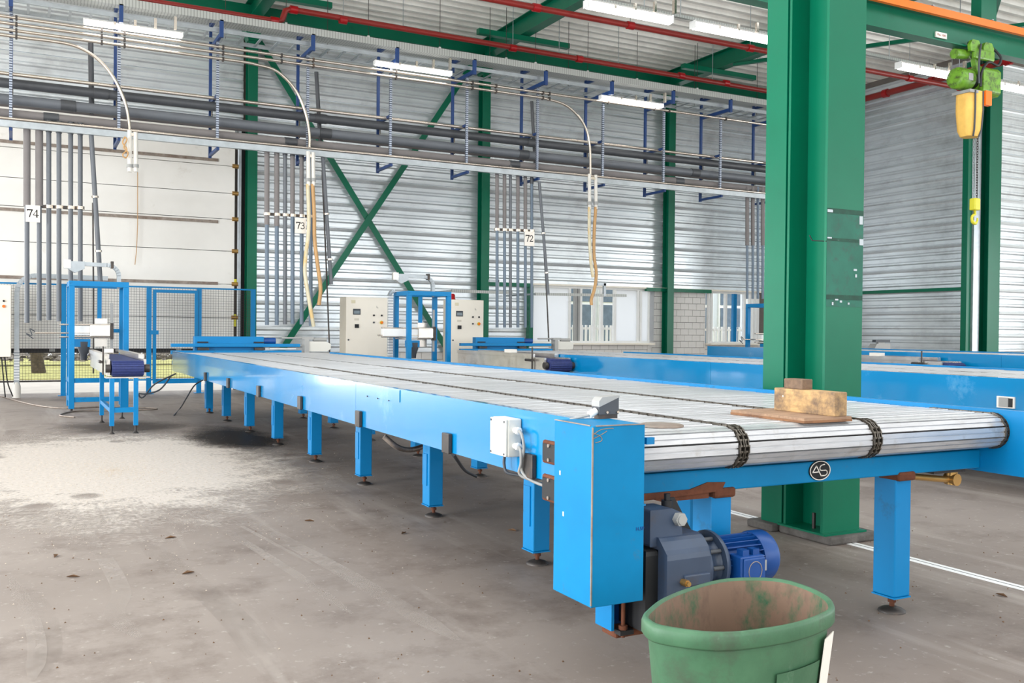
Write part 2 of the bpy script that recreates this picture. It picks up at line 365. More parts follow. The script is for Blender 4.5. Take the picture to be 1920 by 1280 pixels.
# dead leaves
lv = [((640/2*1, 860+298/2), 0), ((105, 1043), 1), ((580, 977), 2), ((757, 1000), 3), ((960, 995), 4), ((353, 1075), 5), ((1878, 1117), 6), ((137, 1082), 7)]
lb = ['small dead leaf lying left of the tyre marks', 'brown dead leaf lying at the far left of the floor', 'dead leaf near the front feet of the conveyor', 'dead leaf between the conveyor legs and the sawdust', 'dead leaf in the shadow under the conveyor', 'thin dark leaf lying in the open floor', 'orange brown leaf beside the white floor line', 'small dark leaf below the brown leaf at left']
for (p, k) in lv:
    c = W(*p, Z=0); a = k*1.3; b = MB(); d = V((math.cos(a), math.sin(a), 0)); e = V((-d.y, d.x, 0)); L = .035
    b.add([c-d*L+V((0,0,.004)), c-e*L*.4+V((0,0,.012)), c+d*L+V((0,0,.006)), c+e*L*.4+V((0,0,.015)), c+V((0,0,.002)), c-d*L+V((0,0,.002)), c+d*L+V((0,0,.003))],
          [(0,1,4),(1,2,4),(2,3,4),(3,0,4),(5,4,1),(5,3,4),(6,1,4),(6,4,3)])
    tag(b.build('dead_leaf', 'leaf_brown'), lb[k], 'leaf', 'dead leaves on the floor')
# ---- roof deck: trapezoidal ribs along X
b = MB(); P = .333; y = 9.2; prof = []
while y < WY+.3:
    prof += [(y, 0), (y+.10, 0), (y+.14, .10), (y+P-.04, .10)]; y += P
vs = []
for x in (-9, 30):
    vs += [(x, py, ROOF+pz) for py, pz in prof]
n = len(prof); b.add(vs, [(i, i+1, n+i+1, n+i) for i in range(n-1)])
b.build('ceiling', 'deck_metal', kind='structure')
b = MB()   # roof over the near hall with unseen gaps left open for the added roof lamps
for y0, y1 in ((-8, -5.5), (-3.5, 1.0), (3.0, 7.0), (9.0, 9.3)): b.box(-9, 30, y0, y1, ROOF, ROOF+.1)
b.box(-9, 30, 9.3, WY+.4, ROOF+.12, ROOF+.2)
b.build('ceiling', 'deck_metal', kind='structure')
# ---- wall behind the camera, gap added for its lamp, and wall on the left with loading-door openings
MB().box(-9, 30, -8.2, -8, 0, 1.1).box(-9, 30, -8.2, -8, 5.3, ROOF).build('wall_front', 'deck_metal', kind='structure')
b = MB(); b.box(-9.2, -9, -8, 20.3, 4.75, ROOF)
for y0, y1 in ((-8, -6.5), (-1.5, 1.5), (6.5, 9.0), (14, 20.3)): b.box(-9.2, -9, y0, y1, 0, 4.75)
b.build('wall_left', 'deck_metal', kind='structure')
MB().box(29.8, 30, -8, 15, 4.9, ROOF).box(29.8, 30, -8, -2, 0, 4.9).box(29.8, 30, 8, 15, 0, 4.9).build('wall_right', 'deck_metal', kind='structure')  # opening added for the lamp on the right
# ---- profiled steel siding: each cassette is its own panel
PH = .545
def cassette(parent, L, u, nrm, org, first, rows, name='panel'):
    """rows of cassettes of length L along u from org; nrm points into the hall"""
    u, nrm = V(u), V(nrm); b = MB()
    pr = [(-.03, 0), (-.03, .012), (0, .016), (0, .10), (.03, .13), (.03, .165), (0, .195), (0, .29), (.03, .32), (.03, .355), (0, .385), (0, .46), (.014, .49), (0, PH-.006), (-.03, PH)]
    vs = []
    for t in (0, L): vs += [u*t+nrm*a+V((0,0,z)) for a, z in pr]
    m = len(pr); q = [(i, i+1, m+i+1, m+i) for i in range(m-1)]
    if u.cross(V((0,0,1))).dot(nrm) < 0: q = [f[::-1] for f in q]
    b.add(vs, q); me = b.mesh(name); me.materials.append(MAT['siding'])
    for i in range(rows):
        o = bpy.data.objects.new(name, me); COL.objects.link(o); o.parent = parent; o.location = V(org)+V((0,0,first+i*PH))-BASE[parent.name]; BASE[o.name] = BASE[parent.name]
wb = struct('wall_back')
CX = (4.27, 9.62, 14.95, 20.3)
b = MB()   # backing wall with openings for the dock door and the windows
b.box(-9, -7.4, 20.3, 20.4, 0, ROOF); b.box(-7.4, -1.9, 20.3, 20.4, 4.7, ROOF); b.box(-1.9, -1.2, 20.3, 20.4, 0, ROOF); b.box(-1.2, 4.0, 20.3, 20.4, 5.35, ROOF); b.box(4.0, 10.95, 20.3, 20.4, 0, ROOF)
b.box(10.95, 14.68, 20.3, 20.4, 0, 1.0); b.box(10.95, 20.5, 20.3, 20.4, 2.42, ROOF); b.box(14.68, 16.4, 20.3, 20.4, 0, 2.42)
b.box(16.4, 18.2, 20.3, 20.4, 0, 1.0); b.box(18.2, 20.5, 20.3, 20.4, 0, 2.42)
b.build('backing', 'mortar', wb)
cassette(wb, 5.12, (1,0,0), (0,-1,0), (-.98, WY, 0), 5.35, 5)                     # above the dock door
cassette(wb, 5.22, (1,0,0), (0,-1,0), (4.35, WY, 0), .78, 13)                     # bay with the cross brace
cassette(wb, 5.2, (1,0,0), (0,-1,0), (9.7, WY, 0), 2.42, 10)
cassette(wb, 1.2, (1,0,0), (0,-1,0), (9.7, WY, 0), .785, 3)
cassette(wb, 5.15, (1,0,0), (0,-1,0), (15.05, WY, 0), 2.42, 10)
wr = struct('wall_side', (20.15, 17.5, 0))
MB().box(20.2, 20.3, 15.05, 20.3, 0, ROOF).build('backing', 'mortar', wr)
cassette(wr, 5.1, (0,1,0), (-1,0,0), (20.16, 15.1, 0), .78, 13)
wn = struct('wall_return', (24, 14.9, 0))
MB().box(20.3, 30, 14.98, 15.05, 0, ROOF).build('backing', 'mortar', wn)
cassette(wn, 9.3, (1,0,0), (0,-1,0), (20.62, 14.93, 0), .78, 13)
# ---- white block plinth and block pier: every visible block is a piece
BW, BH = .262, .167
def blocks(parent, u, nrm, org, L, z0, rows, shift=0):
    u, nrm = V(u), V(nrm); me = {}
    for r in range(rows):
        t = -BW/2 if (r+shift) % 2 else 0
        while t < L-.02:
            a, c = max(t, 0), min(t+BW, L); w = round(c-a, 3)
            if w > .03:
                if w not in me:
                    b = MB(); g = .005; p = [u*g, u*(w-g), u*(w-g)+nrm*.03, u*g+nrm*.03]
                    if u.cross(nrm).z < 0: p = p[::-1]
                    b.add([q+V((0,0,g)) for q in p]+[q+V((0,0,BH-g)) for q in p], [(0,3,2,1),(4,5,6,7),(0,1,5,4),(1,2,6,5),(2,3,7,6),(3,0,4,7)])
                    me[w] = b.mesh('block'); me[w].materials.append(MAT['block'])
                o = bpy.data.objects.new('block', me[w]); COL.objects.link(o); o.parent = parent
                o.location = V(org)+u*a+V((0,0,z0+r*BH))-BASE[parent.name]; BASE[o.name] = BASE[parent.name]
            t += BW
blocks(wb, (1,0,0), (0,-1,0), (4.4, 20.29, 0), 5.1, .445, 2)
blocks(wb, (1,0,0), (0,-1,0), (9.72, 20.29, 0), 1.2, .445, 2)
blocks(wb, (1,0,0), (0,-1,0), (10.95, 20.29, 0), 3.7, .5, 3)
blocks(wb, (1,0,0), (0,-1,0), (14.5, 20.27, 0), 1.88, .55, 11)
blocks(wb, (1,0,0), (0,-1,0), (16.38, 20.29, 0), 3.6, .5, 3)
blocks(wr, (0,1,0), (-1,0,0), (20.19, 15.1, 0), 5.0, .445, 2)
blocks(wn, (1,0,0), (0,-1,0), (20.62, 14.97, 0), 6.0, .445, 2)
# ---- green girts and trims
for k, (x0, x1) in enumerate(((9.7, 10.95), (14.3, 16.4))):
    MB().box(x0, x1, 20.02, 20.12, 2.34, 2.43).build('trim_%d' % (k+2), 'green', kind='structure')
MB().box(20.0, 20.12, 15.2, 20.1, 2.36, 2.44).build('trim_4', 'green', kind='structure')
MB().box(10.86, 10.97, 20.0, 20.15, .5, 2.36).build('trim_5', 'green', kind='structure')
MB().box(10.97, 18.2, 20.04, 20.14, 2.40, 2.44).build('trim_6', 'cream', kind='structure')
# ---- green steel columns along the back wall
lbs = ['green steel wall column right of the white dock door', 'green steel wall column between the cross brace and the 72 pipes', 'green steel wall column in front of the white block pier']
for i, x in enumerate(CX[:3]):
    c = thing('steel_column', lbs[i], 'column', (x, 20.02, 0), 'wall columns')
    MB().prism(hsec(.2, .24, .014, .01), (x, 20.0, 0), (1,0,0), (0,1,0), (0,0,7.62)).build('shaft', 'green', c)
    MB().box(x-.16, x+.16, 19.86, 20.14, 0, .02).build('base_plate', 'green', c)
    b = MB().prism([(-.1,0),(.1,0),(.22,.42),(-.22,.42)], (x, 19.86, 7.2), (1,0,0), (0,0,1), (0,.3,0)); b.build('cap_plate', 'green', c)
# corner columns
c = thing('steel_column', 'narrow green column at the outer corner of the side wall', 'column', (19.83, 15.0, 0), 'wall columns')
p0, p1 = W(1807, 640, Y=14.95), W(1819, 640, Y=14.95)
MB().box(p0.x, p1.x, 14.9, 15.05, 0, 7.7).build('shaft', 'green', c); MB().box(p0.x-.05, p1.x+.05, 14.85, 15.1, 0, .02).build('base_plate', 'green', c)
q0, q1 = W(1823, 640, Y=14.84), W(1840, 640, Y=14.84)
c = thing('corner_post', 'grey speckled post between the two green corner columns', 'post', ((q0.x+q1.x)/2, 14.95, 0))
MB().box(q0.x, q1.x-.1, 14.84, 14.9, 0, 7.8).build('shaft', 'galvanised', c); MB().box(q1.x-.095, q1.x-.06, 14.86, 14.9, 0, 7.8).build('edge_strip', 'dark_grey', c)
r0, r1 = W(1842, 640, Y=14.82), W(1864, 640, Y=14.82)
c = thing('steel_column', 'wide green column beside the grey return wall', 'column', ((r0.x+r1.x)/2, 14.8, 0), 'wall columns')
MB().prism(hsec(r1.x-r0.x, .28, .014, .01), ((r0.x+r1.x)/2, 14.84, 0), (1,0,0), (0,1,0), (0,0,7.7)).build('shaft', 'green', c); MB().box(r0.x-.03, r1.x+.03, 14.66, 15.0, 0, .02).build('base_plate', 'green', c)
# ---- cross brace
c = thing('cross_brace', 'green X shaped steel brace across the bright siding bay', 'brace', (6.9, 20.04, .3))
MB().bar((4.35, 20.05, 7.37), (9.15, 20.05, .25), .012, .13).build('brace_bar', 'green', c)
MB().bar((9.5, 20.02, 7.75), (4.55, 20.02, .25), .012, .13).build('brace_bar', 'green', c)
# ---- roof beams
nm = ['green roof beam over the dock door column', 'green roof beam above the cross brace column', 'green roof beam above the block pier column']
for i, x in enumerate(CX[:3]):
    c = thing('roof_beam', nm[i], 'beam', (x, 14, 7.62), 'roof beams')
    MB().prism(hsec(.24, .40, .016, .012), (x, 7.2, 7.82), (1,0,0), (0,0,1), (0,12.9,0)).build('beam', 'green', c)
    d = MB().box(x-1.1, x+1.1, 18.0, 18.14, 7.5, 7.61).build('cross_bar', 'green', c, label='green cross bar under the roof beam')
    for sx in (-.95, .95): MB().cyl((x+sx, 18.0-.2, 6.55), (x+sx, 17.8, 8.0), .006, 6).build('hanger_rod', 'dark_steel', c)
c = thing('roof_beam', 'green roof beam along the top of the side wall', 'beam', (20.0, 14, 7.62), 'roof beams')
MB().prism(hsec(.24, .40, .016, .012), (20.25, 7.2, 7.82), (1,0,0), (0,0,1), (0,7.7,0)).build('beam', 'green', c)
# eave beam above the back wall
MB().box(-9, 20.2, 20.02, 20.16, 7.72, 7.98).build('trim_7', 'green', kind='structure')
# thin roof bracing rods at the right
for k, (a, e) in enumerate((((14.9, 10.5, 7.6), (20.2, 15.0, 7.6)), ((20.2, 9.0, 7.6), (14.9, 17.5, 7.6)))):
    tag(MB().bar(a, e, .08, .08).build('roof_brace', 'green'), ['thin green roof brace running towards the side wall corner', 'thin green roof brace crossing above the hoist'][k], 'brace', 'roof braces')
# ---- near green column: two H sections side by side
c = thing('main_column', 'large green double H column standing beside the conveyor', 'column', (4.58, 4.5, 0))
sh = MB().prism(hsec(.315, .34, .02, .012), (4.58, 4.48, .05), (1,0,0), (0,1,0), (0,0,7.97)).build('front_section', 'green', c, label='front H section with worn face')
b = MB().prism(hsec(.19, .32, .02, .012), (4.58, 4.76, .05), (0,1,0), (1,0,0), (0,0,7.97)); b.build('rear_section', 'green', c)
MB().box(4.74-.33, 4.84, 4.225, 4.68, 0, .05).build('base_block', 'concrete_base', c, bevel=.012); MB().box(4.36, 4.86, 4.69, 4.93, 0, .05).build('base_block', 'concrete_base', c, bevel=.012)
MB().box(4.40, 4.76, 4.27, 4.68, .05, .062).build('base_plate', 'green', c)
for (u, v2) in ((1552, 395), (1550, 455)):
    z1 = W(1585, u*0+v2, Y=4.309).z
z1, z0 = W(1585, 392, Y=4.3).z, W(1585, 575, Y=4.3).z
MB().box(4.424, 4.736, 4.3085, 4.3095, z0, z1).build('wear_patch', 'green_patch', sh, label='darker scuffed band of old tape marks')
for ya, yb in ((392, 401), (447, 453), (553, 562)):
    MB().box(4.425, 4.735, 4.3075, 4.3086, W(1585, yb, Y=4.3).z, W(1585, ya, Y=4.3).z).build('tape_strip', 'tape', sh)
for (x0, x1, y0, y1) in ((1612, 1620, 448, 460), (1601, 1607, 504, 508), (1604, 1607, 514, 520), (1552, 1560, 444, 447), (1566, 1572, 560, 563), (1575, 1579, 563, 567), (1560, 1563, 566, 572), (1590, 1593, 567, 571), (1552, 1562, 392, 398), (1612, 1618, 405, 421)):
    p, q = W(x0, y0, Y=4.305), W(x1, y1, Y=4.305); MB().box(max(p.x,4.425), min(q.x,4.735), 4.3060, 4.3076, q.z, p.z).build('paint_chip', 'galvanised', sh)
p = W(1536, 452, X=4.5); MB().tube([W(1550, 452, Y=4.31), W(1523, 451, X=4.46), W(1518, 441, X=4.46)], .004, 6).build('wire_stub', 'black', c)
MB().cyl((4.49, 4.45, .062), (4.49, 4.45, .16), .012, 8).build('anchor_bolt', 'dark_steel', c)
# ---- sectional dock door
dd = struct('door_1', (1.4, 20.15, 0))
zs = [.86, 1.5, 2.19, 2.87, 3.53, 4.06, 4.62, 5.2, 5.5]
for i in range(len(zs)-1):
    z0, z1 = zs[i]+.006, zs[i+1]-.006; b = MB(); k = 4; h = (z1-z0)/k
    prof = []
    for j in range(k): prof += [(0, z0+j*h), (0, z0+(j+1)*h-.012), (.006, z0+(j+1)*h-.006)]
    prof += [(0, z1), (-.05, z1), (-.05, z0)]
    b.prism([(-a, z) for a, z in prof], (-1.2, 20.12, 0), (0,-1,0), (0,0,1), (5.15,0,0)); b.build('panel', 'white_panel', dd)
    for hx in (-.6, .57, 1.74, 2.87, 3.75):
        MB().box(hx-.05, hx+.05, 20.09, 20.12, z0-.06, z0+.05).build('hinge', 'dark_steel' if i % 2 else 'mid_grey', dd)
    MB().cyl((3.9, 20.08, z0), (4.06, 20.08, z0), .045, 10).build('roller', 'brass', dd)
MB().box(-1.2, 3.95, 20.172, 20.18, .86, 5.5).build('seam_backing', 'dark_grey', dd)  # dark sheet added behind the panels to block daylight through the seams
for z in (4.72, 3.46, 2.2):
    MB().box(-1.0, 3.62, 20.05, 20.11, z-.03, z+.03).build('stiffener', 'disc_steel', dd)
MB().box(-1.2, 3.95, 20.12, 20.16, .78, .86).build('bottom_seal', 'black', dd)
MB().box(4.02, 4.07, 20.0, 20.12, 0, 5.6).build('track', 'galvanised', dd); MB().box(4.08, 4.17, 20.14, 20.2, 0, 5.6).build('side_seal', 'black', dd)
MB().box(3.95, 4.0, 20.06, 20.09, 1.32, 1.58).build('warning_label', 'hook_yellow', dd); MB().box(3.95, 4.0, 20.06, 20.09, 2.16, 2.3).build('warning_label', 'hook_yellow', dd)
MB().tube([W(258, 320, Y=20.0), W(258, 420, Y=20.0), W(256, 470, Y=20.0), W(253, 496, Y=20.0)], .008, 6).build('pull_cord', 'hose_tan', dd)
# ---- windows in the back wall
def window(name, x0, x1, z0, z1, panes, solids, bars=()):
    w = struct(name, ((x0+x1)/2, 20.2, z0)); b = MB(); t = .05
    b.box(x0, x1, 20.17, 20.25, z0, z0+t); b.box(x0, x1, 20.17, 20.25, z1-t, z1); b.box(x0, x0+t, 20.17, 20.25, z0+t, z1-t); b.box(x1-t, x1, 20.17, 20.25, z0+t, z1-t)
    b.build('window_frame', 'white_paint', w)
    for a, c2 in panes: MB().box(a, c2, 20.22, 20.228, z0+t, z1-t).build('pane', 'glass', w)
    for a, c2 in solids: MB().box(a, c2, 20.2, 20.215, z0+t, z1-t).build('panel', 'frosted', w)
    for a, m in bars: MB().box(a-.03, a+.03, 20.16, 20.25, z0+t, z1-t).build('mullion', m, w)
    MB().box(x0-.05, x1+.05, 19.98, 20.2, z0-.04, z0).build('window_sill', 'cream', w)
    return w
X1 = lambda px: W(px, 590, Y=20.2).x
window('window_1', 10.98, 14.5, 1.0, 2.4, [(X1(1068), X1(1077)), (X1(1090), X1(1111)), (X1(1117), X1(1124)), (X1(1132), X1(1151))],
       [(11.03, X1(1066)), (X1(1079), X1(1082)), (X1(1155), X1(1193)), (X1(1202), X1(1226))],
       [(X1(1067), 'white_paint'), (X1(1078), 'mid_grey'), (X1(1084), 'mid_grey'), (X1(1088), 'white_paint'), (X1(1113), 'white_paint'), (X1(1127), 'white_paint'), (X1(1152), 'white_paint'), (X1(1195), 'white_paint'), (X1(1200), 'white_paint')])
window('window_2', 16.42, 18.15, 1.0, 2.4, [(X1(1334), X1(1373)), (X1(1381), X1(1420))], [],
       [(X1(1333), 'white_paint'), (X1(1360), 'white_paint'), (X1(1375), 'blue'), (X1(1378), 'blue'), (X1(1395), 'white_paint'), (X1(1405), 'white_paint'), (X1(1412), 'white_paint'), (X1(1420), 'white_paint')])
# ---- outdoors: pavement, grass, pebbles, tree, neighbours
MB().box(-12, 34, 20.42, 26.5, -.25, -.06).build('pavement', 'pavement', kind='structure')
b = MB(); b.box(-12, 34, 26.5, 46, -.3, -.04); b.build('lawn', 'grass', kind='structure')
b = MB()
for i in range(1500):
    x = random.uniform(-3, 9); y = random.uniform(35, 36.5); s = random.uniform(.06, .13); z = .1+random.random()*.5
    b.add([(x-s,y-s,z),(x+s,y-s,z),(x,y+s,z),(x,y,z+s*1.2)], [(0,1,3),(1,2,3),(2,0,3)])
tag(b.build('pebble_bank', 'pebble', kind='stuff'), 'bank of grey pebbles seen under the dock door', 'pebbles')
c = thing('garden_tree', 'bare tree trunk on the lawn seen below the dock door', 'tree', (W(64, 700, Y=30).x, 30, 0))
x = c.location.x; MB().tube([(x+.12, 30, -.05), (x+.05, 30, .5), (x-.1, 30, 1.1), (x-.1, 30, 3.2)], [.2, .16, .17, .13], 10).build('trunk', 'bark', c)
b = MB()
for i in range(240):
    a, r, z = random.uniform(0, 6.28), random.uniform(.1, .5), random.uniform(.9, 2.4)
    p = V((x-.1+r*math.cos(a), 30+r*math.sin(a), z)); d = V((random.uniform(-1,1), random.uniform(-1,1), random.uniform(-1,1)))*.07; e = V((random.uniform(-1,1), random.uniform(-1,1), random.uniform(-1,1)))*.07
    b.add([p, p+d, p+e], [(0,1,2)])
b.build('foliage', 'grass', c, kind='stuff')
c = thing('neighbour_building', 'pale building with dark glazing seen through the windows', 'building', (20, 40, 0))
MB().box(14, 44, 40, 41, -.1, 7).build('wall', 'facade', c)
for x in [18+1.9*k for k in range(13)]:
    f = MB().box(x, x+1.5, 39.9, 40, .4, 5.6).build('window', 'white_paint', c)
    MB().box(x+.08, x+1.42, 39.86, 39.9, .5, 2.6).build('pane', 'facade_glass', f); MB().box(x+.08, x+1.42, 39.86, 39.9, 2.75, 5.5).build('pane', 'facade_glass', f)
c = thing('picket_fence', 'white picket fence standing outside the windows', 'fence', (17, 27, 0))
for z in (.55, 1.35): MB().box(11, 25, 27, 27.05, z, z+.08).build('rail', 'white_paint', c)
src = MB().box(11, 11.07, 26.95, 27, 0, 1.5).build('picket', 'white_paint', c)
for k in range(1, 84): inst(src, 'picket', (k*.165, 0, 0), c)
# ================================================================== PIPE RACK UNDER THE ROOF
RY, RB = 16.8, 17.44
hx = [-.12+1.562*k for k in range(11)]
names = ['at the far left edge', 'beside the first bent conduit', 'left of the dock door column', 'beside the second bent conduit', 'left of the cross brace centre', 'right of the second lamp', 'beside the third pipe drop', 'right of the third bent conduit', 'in front of the block pier column', 'second from the large green column', 'nearest the large green column']
def hanger(x, lb):
    c = thing('rack_hanger', 'blue and galvanised pipe rack hanger '+lb, 'hanger', (x, 17.1, 4.4), 'pipe rack hangers')
    MB().box(x-.022, x+.022, RY-.045, RY, 4.42, 6.18).build('front_upright', 'perf_upright', c)
    MB().box(x-.025, x+.025, RB, RB+.05, 4.30, 6.72).build('rear_upright', 'rack_blue', c)
    for z, y0, h in ((4.345, RY-.1, .05), (5.26, RY-.02, .05), (6.22, RY-.35, .07), (6.62, RY+.1, .06)):
        MB().bar((x, y0, z), (x, RB, z), .045, h).build('arm', 'rack_blue', c)
    MB().box(x-.03, x+.03, RY-.38, RY-.32, 6.16, 6.45).build('stub', 'rack_blue', c)
    for z in (4.62, 4.85, 5.06): MB().cyl((x+.02, RB-.03, z-.05), (x+.02, RB-.03, z+.08), .014, 6).build('clamp_bolt', 'stainless', c)
for x, lb in zip(hx, names): hanger(x, lb)
# trays and ladder
c = thing('cable_tray', 'pale perforated cable tray along the front of the rack', 'cable tray', (7.5, 16.6, 6.44))
MB().box(-1.5, 17, 16.42, 16.43, 6.43, 6.55).build('side_wall', 'perf_tray', c); MB().box(-1.5, 17, 16.43, 16.60, 6.43, 6.435).build('tray_bottom', 'perf_tray', c); MB().box(-1.5, 17, 16.60, 16.61, 6.43, 6.55).build('side_wall', 'perf_tray', c)
c = thing('cable_tray', 'upper perforated cable tray at the back of the rack', 'cable tray', (7.5, 17.5, 6.7))
MB().box(-1.5, 17, 17.3, 17.31, 6.68, 6.82).build('side_wall', 'perf_tray', c); MB().box(-1.5, 17, 17.31, 17.6, 6.68, 6.685).build('tray_bottom', 'perf_tray', c)
c = thing('cable_ladder', 'galvanised cable ladder with rungs above the rack lamps', 'cable ladder', (7.5, 17, 6.3))
for y in (16.62, 17.22): MB().box(-1.5, 17, y, y+.02, 6.29, 6.36).build('side_rail', 'galvanised', c)
src = MB().box(-1.4, -1.36, 16.64, 17.22, 6.3, 6.32).build('rung', 'galvanised', c)
for k in range(1, 61): inst(src, 'rung', (k*.3, 0, 0), c)
c = thing('lower_tray', 'galvanised channel along the bottom of the pipe rack', 'cable tray', (7.5, 16.75, 4.45))
MB().box(-1.5, 16.6, 16.66, 16.74, 4.37, 4.47).build('channel', 'galvanised', c); MB().cyl((-1.5, 16.66, 4.495), (16.6, 16.66, 4.495), .022, 8).build('conduit', 'stainless', c)
# stainless conduits; three of them turn down
SY = 16.70
ends = [None, [(1027,186),(1060,197),(1085,219),(1100,245),(1106,275),(1107,330)], [(480,121),(520,134),(555,170),(573,212),(580,250),(580,284)], [(95,77),(140,86),(180,108),(213,145),(234,190),(242,230),(243,258)]]
zz = [6.07, 5.97, 5.87, 5.78]
lb = ['top steel conduit running the whole length of the rack', 'steel conduit bending down to the drop beside the 72 pipes', 'steel conduit bending down to the drop beside the 73 sign', 'lowest steel conduit bending down in front of the dock door']
for i in range(4):
    if ends[i] is None: pts = [(-1.5, SY, zz[i]), (17, SY, zz[i])]
    else:
        E = [W(x, y, Y=SY) for x, y in ends[i]]; pts = [V((-1.5, SY, zz[i]))]+spline([V((E[0].x-.5, SY, zz[i])), V((E[0].x-.25, SY, zz[i]))]+E, 5)
    c = thing('conduit', lb[i], 'conduit', (pts[0][0], SY, zz[i]), 'steel conduits of the rack')
    MB().tube(pts, .026, 10).build('tube', 'stainless', c)
    xe = pts[-1][0]
    for x in hx+[1.1, 4.0, 8.2, 9.4, 12]:
        if x < xe-.8 and x > -1: MB().box(x+.06, x+.09, SY-.035, SY+.035, zz[i]-.035, zz[i]+.035).build('clip', 'dark_steel', c)
# droppers with hoses
def dropper(lb, legs, hoses):
    p = W(legs[0][0], legs[0][1], Y=SY); c = thing('air_dropper', lb, 'air pipe', (p.x, SY, 3.9), 'air droppers under the rack')
    for x, y0, y1 in legs:
        MB().tube([W(x, y0, Y=SY-.05), W(x+.5, y1, Y=SY-.05)], .036, 10).build('pipe', 'hose_white', c)
        MB().tube([W(x, y1-14, Y=SY-.05), W(x, y1-8, Y=SY-.05)], .05, 10).build('coupling', 'mid_grey', c)
    (xa, ya, _), (xb, _, _) = legs[0], legs[1]
    MB().bar(W(xa, ya+8, Y=SY-.05), W(xb, ya+9, Y=SY-.05), .05, .05).build('crossover', 'stainless', c)
    for pts, m in hoses: MB().tube(spline([W(x, y, Y=SY-.05) for x, y in pts], 5), .034, 10).build('hose', m, c)
    return c
d = dropper('white twin air pipes hanging in front of the dock door', [(243, 244, 322), (254, 248, 322)], [])
b = MB(); b.tube(spline([W(x, y, Y=SY-.12) for x, y in ((233,258),(230,268),(238,280),(230,290),(236,296),(240,286),(232,276),(238,262),(233,256))], 4), .012, 6); b.build('cord_coil', 'hose_tan', d)
dropper('twin air pipes with clear and tan hoses beside the 73 sign', [(578, 284, 348), (587, 286, 348)], [([(577,345),(579,400),(578,440),(573,480),(572,515),(579,560),(588,612)], 'hose_clear'), ([(586,345),(589,400),(590,450),(596,500),(601,540),(598,572)], 'hose_tan')])
dropper('twin air pipes with hoses right of the 72 sign', [(1105, 326, 392), (1117, 328, 392)], [([(1105,388),(1105,440),(1108,490),(1112,520)], 'hose_clear'), ([(1117,388),(1114,440),(1114,480),(1118,512),(1115,540),(1109,560),(1109,572)], 'hose_tan')])
# big horizontal pipes
def pipe(lb, y, z, r, m, x0=-1.5, x1=16.8, coup=(), cat='pipe', group='long pipes of the rack', clips=False):
    c = thing('long_pipe', lb, cat, (x0, y, z-r), group); MB().cyl((x0, y, z), (x1, y, z), r, 16).build('pipe', m, c)
    for x in coup: MB().cyl((x-.11, y, z), (x+.11, y, z), r*1.12, 16).build('coupling', 'dark_pipe', c)
    return c
pipe('thin brownish steel pipe above the grey rack pipes', 16.95, 5.25, .03, 'stainless')
pipe('upper dark grey pipe of the rack', 17.12, 5.14, .08, 'dark_pipe', coup=(1.2, 4.9, 9.3))
pipe('middle grey pipe of the rack with dark couplings', 17.0, 4.86, .082, 'grey_pipe', coup=(.7, 4.95, 9.05, 13.4))
pipe('lower grey pipe just above the galvanised channel', 16.92, 4.62, .072, 'foam_pipe', coup=(.45, 4.3, 8.8, 12.9))
pipe('rear upper grey pipe against the blue uprights', 17.36, 5.16, .03, 'blue_grey_pipe')
pipe('rear middle grey pipe against the blue uprights', 17.36, 4.84, .03, 'foam_pipe')
pipe('rear lower dark pipe against the blue uprights', 17.36, 4.56, .05, 'dark_pipe')
# ---- vertical pipe drops
PY = 16.86
WH = {'74': 'in front of the dock door', '73': 'left of the cross brace', '72': 'right of the cross brace'}
ORD = ['', 'first', 'second', 'third', 'fourth', 'fifth', 'sixth']
def drop(x, y0, y1, sign, k, ins=None, w=8.5, m='blue_grey_pipe', xt=None):
    a, e = W(xt or x, y0, Y=PY), W(x, y1, Y=PY); r = w/2*16.4/F*.92
    c = thing('pipe_drop', '%s grey vertical pipe from the left in the group %s' % (ORD[k], WH[sign]), 'pipe', (e.x, PY, e.z), 'pipe drops '+WH[sign])
    MB().cyl(a, e, r, 12).build('pipe', m, c)
    if ins:
        yi, wi, mi = ins; q = a.lerp(e, (yi-y0)/(y1-y0)); MB().cyl(a+V((0,0,.03)), q, wi/2*16.4/F*.95, 12).build('sleeve', mi, c)
        MB().cyl(a+V((0,0,.1)), a-V((0,0,.06)), r*1.25, 12).build('collar', 'dark_pipe', c)
    if y0 < 400 and not ins: MB().cyl(a+V((0,0,.14)), a-V((0,0,.05)), r*1.25, 12).build('collar', 'dark_pipe', c)
    return c
G = {'74': [(51,240,605,(386,12,'foam_pipe')), (74,238,601,(386,13,'foam_pipe')), (92,242,600,None), (111,244,602,None), (133,245,592,None), (151,247,602,None)],
     '73': [(501,283,609,(421,10.5,'foam_pipe')), (519.5,285,609,(424,10.5,'foam_pipe')), (535,285,608,None), (549,287,607,(403,9.5,'foam_pipe')), (566,289,608,(402,9,'foam_pipe')), (583,290,611,None)],
     '72': [(932,322,614,(430,8.5,'foam_pipe')), (946,323,614,(431,8.5,'foam_pipe')), (957,324,614,None), (971,326,614,(431,8.5,'foam_pipe')), (985,328,614,(432,8.5,'foam_pipe')), (997,340,614,None)]}
for s, L in G.items():
    for k, (x, y0, y1, ins) in enumerate(L):
        drop(x-.5 if s != '72' else x, y0, y1, s, k+1, ins, 8.6 if s != '72' else 7, 'grey_pipe' if (s == '74' or k in (2,)) else 'blue_grey_pipe')
sg = '71'
for k, x in enumerate((1401, 1411.5, 1421, 1430)):
    a, e = W(x, 350, Y=PY), W(x, 560, Y=PY)
    c = thing('pipe_drop', '%s slim grey vertical pipe in the group cut off by the large green column' % ORD[k+1], 'pipe', (e.x, PY, e.z), 'pipe drops beside the large column')
    MB().cyl(a, e, .03, 10).build('pipe', 'blue_grey_pipe', c)
    if k != 2: MB().cyl(a, W(x, 460, Y=PY), .045, 12).build('sleeve', 'foam_pipe', c)
